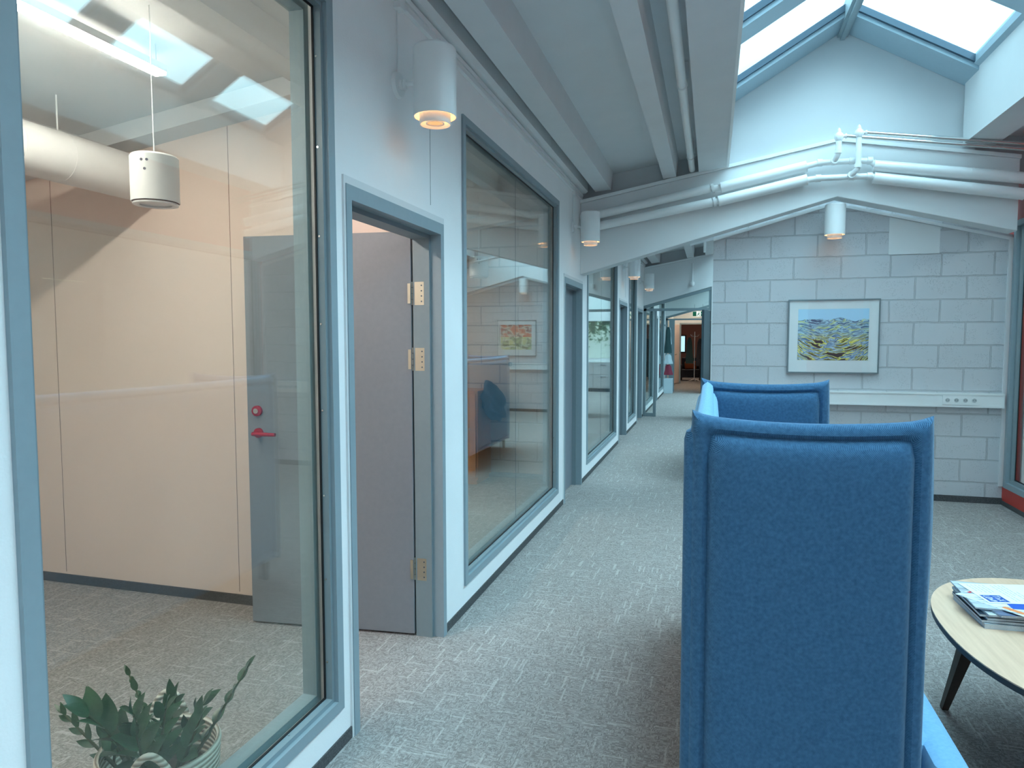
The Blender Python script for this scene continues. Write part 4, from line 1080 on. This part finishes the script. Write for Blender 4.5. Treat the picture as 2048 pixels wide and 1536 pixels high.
# cable tray stub behind the first beam
ct = thing('cable_tray', (-.1, 7.6, 2.6), 'dark cables lying on a white metal tray tucked behind the first crossing beam', 'cable tray')
g = G().prism([(-.24, 2.545), (.0, 2.60), (.0, 2.607), (-.24, 2.552)], 7.45, 7.75); g.box(-.10, -.075, 7.58, 7.6, 2.45, 2.56)
obj('tray', g, WG, ct)
for k in range(4):
    obj('cable', G().path([(-.22, 7.5+.05*k, 2.575), (-.14, 7.5+.05*k, 2.60), (-.05, 7.52+.05*k, 2.62), (.0, 7.52+.04*k, 2.66)], .011, n=8), BLK, ct, smooth=True)

# ------------------------------------------------------------------ kitchen bay beyond the second screen (seen as a reflection)
struct('wall_kitchen', G().box(.0, XR, 20.86, 20.98, 0, 3.1), WT, 'wall behind the kitchen units in the far bay')
struct('wall_kitchen_right', G().box(XR, XR+.12, 14.4, 20.98, 0, 3.4), WT, 'right wall of the kitchen bay')
def mural():
    mt, nt, b = newmat('foliage_mural'); b.inputs['Roughness'].default_value = .5
    g = nt.nodes.new('ShaderNodeNewGeometry'); sp = nt.nodes.new('ShaderNodeSeparateXYZ'); nt.links.new(g.outputs['Position'], sp.inputs[0])
    n = noise(nt, g.outputs['Position'], 6, 5, .7)
    h = math_(nt, 'MULTIPLY_ADD', sp.outputs[2], .30, -.44)
    q = math_(nt, 'ADD', n, h)
    nt.links.new(ramp(nt, q, [(.48, srgb(225, 228, 215)), (.56, srgb(200, 210, 190)), (.60, srgb(95, 120, 90)), (.72, srgb(45, 65, 50))]), b.inputs['Base Color']); return mt
tag(obj('foliage_mural', G().box(.05, 2.5, 20.845, 20.855, .98, 2.1), mural()), 'pale foliage mural above the kitchen units, seen only in the glass', 'mural')
kc = thing('kitchen_cabinet', (.9, 20.5, 0), 'white kitchen base cabinet with drawers in the far bay, seen in the glass', 'cabinet')
obj('body', G().box(.05, 2.4, 20.28, 20.84, .1, .86), CABW, kc)
obj('plinth', G().box(.05, 2.4, 20.33, 20.84, 0, .1), DGR, kc)
for k in range(4):
    for (z0, z1) in ((.12, .5), (.51, .85)):
        d = obj('drawer', G().box(.07+.58*k, .63+.58*k, 20.262, 20.279, z0, z1), CABW, kc, bevel=.002)
        obj('handle', G().box(.27+.58*k, .43+.58*k, 20.24, 20.261, z1-.06, z1-.05), DGR, d)
tag(obj('kitchen_worktop', G().box(.03, 2.42, 20.26, 20.84, .862, .90), WG), 'white worktop on the kitchen base cabinet in the far bay', 'worktop')

# ------------------------------------------------------------------ end of the corridor: doorway and room beyond
g = G().box(XL-.2, -1.10, 25.1, 25.2, 0, 3.3).box(-1.10, -.05, 25.1, 25.2, 2.12, 3.3).box(-.05, XR, 25.1, 25.2, 0, 3.3)
struct('wall_end', g, W, 'pale wall with a doorway closing the end of the corridor')
struct('wall_corridor_right', G().box(0, .1, 21.0, 25.1, 0, 3.3), W, 'right wall of the last stretch of corridor')
r = setting('door_25', (-.6, 25.1, 0), 'far doorway frame opening into the dim brownish room', 'door')
g = G().box(-1.10, -1.05, 25.04, 25.22, 0, 2.12).box(-.10, -.05, 25.04, 25.22, 0, 2.12).box(-1.05, -.10, 25.04, 25.22, 2.07, 2.12); obj('frame', g, GRL, r)
lf, _, _ = leaf_box((-1.30, 24.30), (-1.10, 25.06), .02, 2.06, .04)
o = obj('door_leaf', lf, plain('pale_pink_door', srgb(225, 205, 195), .5), r); o['label'] = 'open pale pink door leaf'
obj('door_knob', G().tube((-1.22, 24.55, 1.03), (-1.16, 24.53, 1.03), .02, n=12), BRASS, r, smooth=True)
g = G().box(-3.2, -3.1, 25.2, 31.4, 0, 2.9).box(1.9, 2.0, 25.2, 31.4, 0, 2.9)
g.box(-3.2, 2.0, 31.3, 31.4, 0, .95).box(-3.2, 2.0, 31.3, 31.4, 1.75, 2.9).box(-3.2, -1.45, 31.3, 31.4, .95, 1.75).box(-1.08, 2.0, 31.3, 31.4, .95, 1.75)
struct('wall_far_room', g, BROWNP, 'brown-pink walls of the room at the very end')
struct('ceiling_far_room', G().box(-3.2, 2.0, 25.2, 31.4, 2.7, 2.8), WD, 'ceiling of the room at the very end')
r = setting('window_60', (-1.26, 31.3, .95), 'small bright window in the room at the very end', 'window')
g = G().box(-1.45, -1.39, 31.26, 31.36, .95, 1.75).box(-1.14, -1.08, 31.26, 31.36, .95, 1.75).box(-1.39, -1.14, 31.26, 31.36, .95, 1.01).box(-1.39, -1.14, 31.26, 31.36, 1.69, 1.75); obj('frame', g, DWOOD, r)
obj('pane', G().box(-1.39, -1.14, 31.31, 31.32, 1.01, 1.69), GLASSR, r)
pl_ = thing('ceiling_globe_lamp', (-1.02, 27.5, 2.2), 'glowing warm pendant lamp in the room at the very end', 'lamp')
obj('globe', G().lathe((-1.02, 27.5, 2.26), [(.001, -.06), (.08, -.05), (.13, 0), (.08, .04), (.001, .05)], n=24), emis('globe_glow', (1, .8, .62, 1), 30), pl_, smooth=True)
obj('cord', G().tube((-1.02, 27.5, 2.3), (-1.02, 27.5, 2.7), .006, n=8), BLK, pl_)
# coat stand with coats
cs = thing('coat_stand', (-.36, 26.0, 0), 'metal coat stand in the far room doorway', 'coat stand')
obj('pole', G().tube((-.60, 26.0, 0.02), (-.60, 26.0, 1.82), .018, n=12), CHR, cs, smooth=True)
g = G()
for k in range(5):
    t = 2*math.pi*k/5; g.path([(-.60, 26, .10), (-.60+.15*math.cos(t), 26+.15*math.sin(t), .05), (-.60+.26*math.cos(t), 26+.26*math.sin(t), .012)], .012, n=8)
obj('foot', g, CHR, cs, smooth=True)
g = G()
for k in range(5):
    t = 2*math.pi*k/5+.3; g.path([(-.60, 26, 1.66), (-.60+.09*math.cos(t), 26+.09*math.sin(t), 1.64), (-.60+.16*math.cos(t), 26+.16*math.sin(t), 1.72)], .008, n=8)
obj('hook', g, CHR, cs, smooth=True)
def coat(x, y, z1, h, wd, mt, lab):
    g = G(); prof = []
    for k in range(9):
        t = k/8; prof.append((wd*(.35+.75*t**.5)*(1+.06*math.sin(9*t)), z1-h*t))
    n = 20; v = []; f = []
    for r_, z_ in prof:
        for i in range(n):
            a = 2*math.pi*i/n; rr = r_*(1+.12*math.sin(5*a+z_*3)); v.append((x+rr*math.cos(a), y+rr*.55*math.sin(a), z_))
    for j in range(len(prof)-1): f += [(j*n+i, j*n+(i+1) % n, (j+1)*n+(i+1) % n, (j+1)*n+i) for i in range(n)]
    f += [tuple(range(n)), tuple(range((len(prof)-1)*n, len(prof)*n))]
    g.add(v, f); return tag(obj('hanging_coat', g, mt, None, smooth=True), lab, 'coat')
TEAL = plain('dark_teal_cloth', (.03, .07, .075, 1), .9); MAR = plain('maroon_cloth', (.25, .03, .06, 1), .8); PALE = plain('pale_blue_cloth', (.55, .65, .7, 1), .8)
coat(-.78, 26.0, 1.62, .95, .12, TEAL, 'dark green coat on the left of the coat stand')
coat(-.40, 26.0, 1.58, 1.0, .14, DCLOTH, 'black coat on the right of the coat stand')
ac = thing('armchair', (-.75, 26.9, 0), 'dark armchair in the far room with an orange cushion', 'armchair')
obj('seat', rbox(-1.1, -.42, 26.6, 27.25, .12, .42, .05), DCLOTH, ac, smooth=True); obj('backrest', rbox(-1.1, -.42, 27.2, 27.36, .40, .85, .05), DCLOTH, ac, smooth=True)
obj('armrest', rbox(-1.18, -1.08, 26.6, 27.3, .12, .6, .03), DCLOTH, ac, smooth=True); obj('armrest', rbox(-.44, -.34, 26.6, 27.3, .12, .6, .03), DCLOTH, ac, smooth=True)
for lx, ly in ((-1.1, 26.65), (-.42, 26.65), (-1.1, 27.25), (-.42, 27.25)): obj('leg', G().tube((lx, ly, 0), (lx, ly, .13), .02, n=10), DWOOD, ac)
tag(obj('cushion', rbox(-.98, -.54, 26.95, 27.18, .425, .72, .06), ORANGEC, None, smooth=True), 'orange cushion on the dark armchair in the far room', 'cushion')
tag(obj('cardboard_box', G().box(-.30, .10, 26.5, 26.9, 0, .42), plain('dark_blue_box', (.02, .04, .09, 1), .7)), 'dark blue box on the floor right of the coat stand', 'box')
el = thing('linear_light', (-.66, 23.6, 2.8), 'added linear light over the last stretch of corridor before the end doorway', 'light')  # unseen lamp added to light the pale door and corridor end
obj('housing', G().box(-.70, -.62, 22.6, 24.6, 2.815, 2.84), WG, el); obj('diffuser', G().box(-.698, -.622, 22.604, 24.596, 2.80, 2.8148), TUBE, el)
for yy in (22.8, 24.4): obj('wire', G().tube((-.66, yy, 2.84), (-.66, yy, slabz(-.66)), .0015, n=6), GR, el)
# coats on the wall just before the far screen
ck_ = thing('coat_rail', (XL+.05, 20.5, 1.95), 'short coat rail on the left wall before the far screen', 'coat rail')
obj('rail', G().box(XL, XL+.03, 20.15, 20.75, 1.93, 1.97), GR, ck_)
coat(XL+.11, 20.4, 1.90, .75, .09, TEAL, 'dark teal coat hanging on the far coat rail'); coat(XL+.11, 20.62, 1.90, .5, .08, PALE, 'pale coat hanging last on the far coat rail')
coat(XL+.12, 20.4, 1.12, .28, .11, PALE, 'pale blue bag hanging under the teal coat'); coat(XL+.12, 20.4, .82, .30, .11, MAR, 'maroon bag below the pale blue bag by the far screen')
tag(obj('storage_box', G().box(XL+.01, XL+.25, 20.2, 20.6, 0, .42), PALE), 'pale box on the floor beneath the hanging coats', 'box')
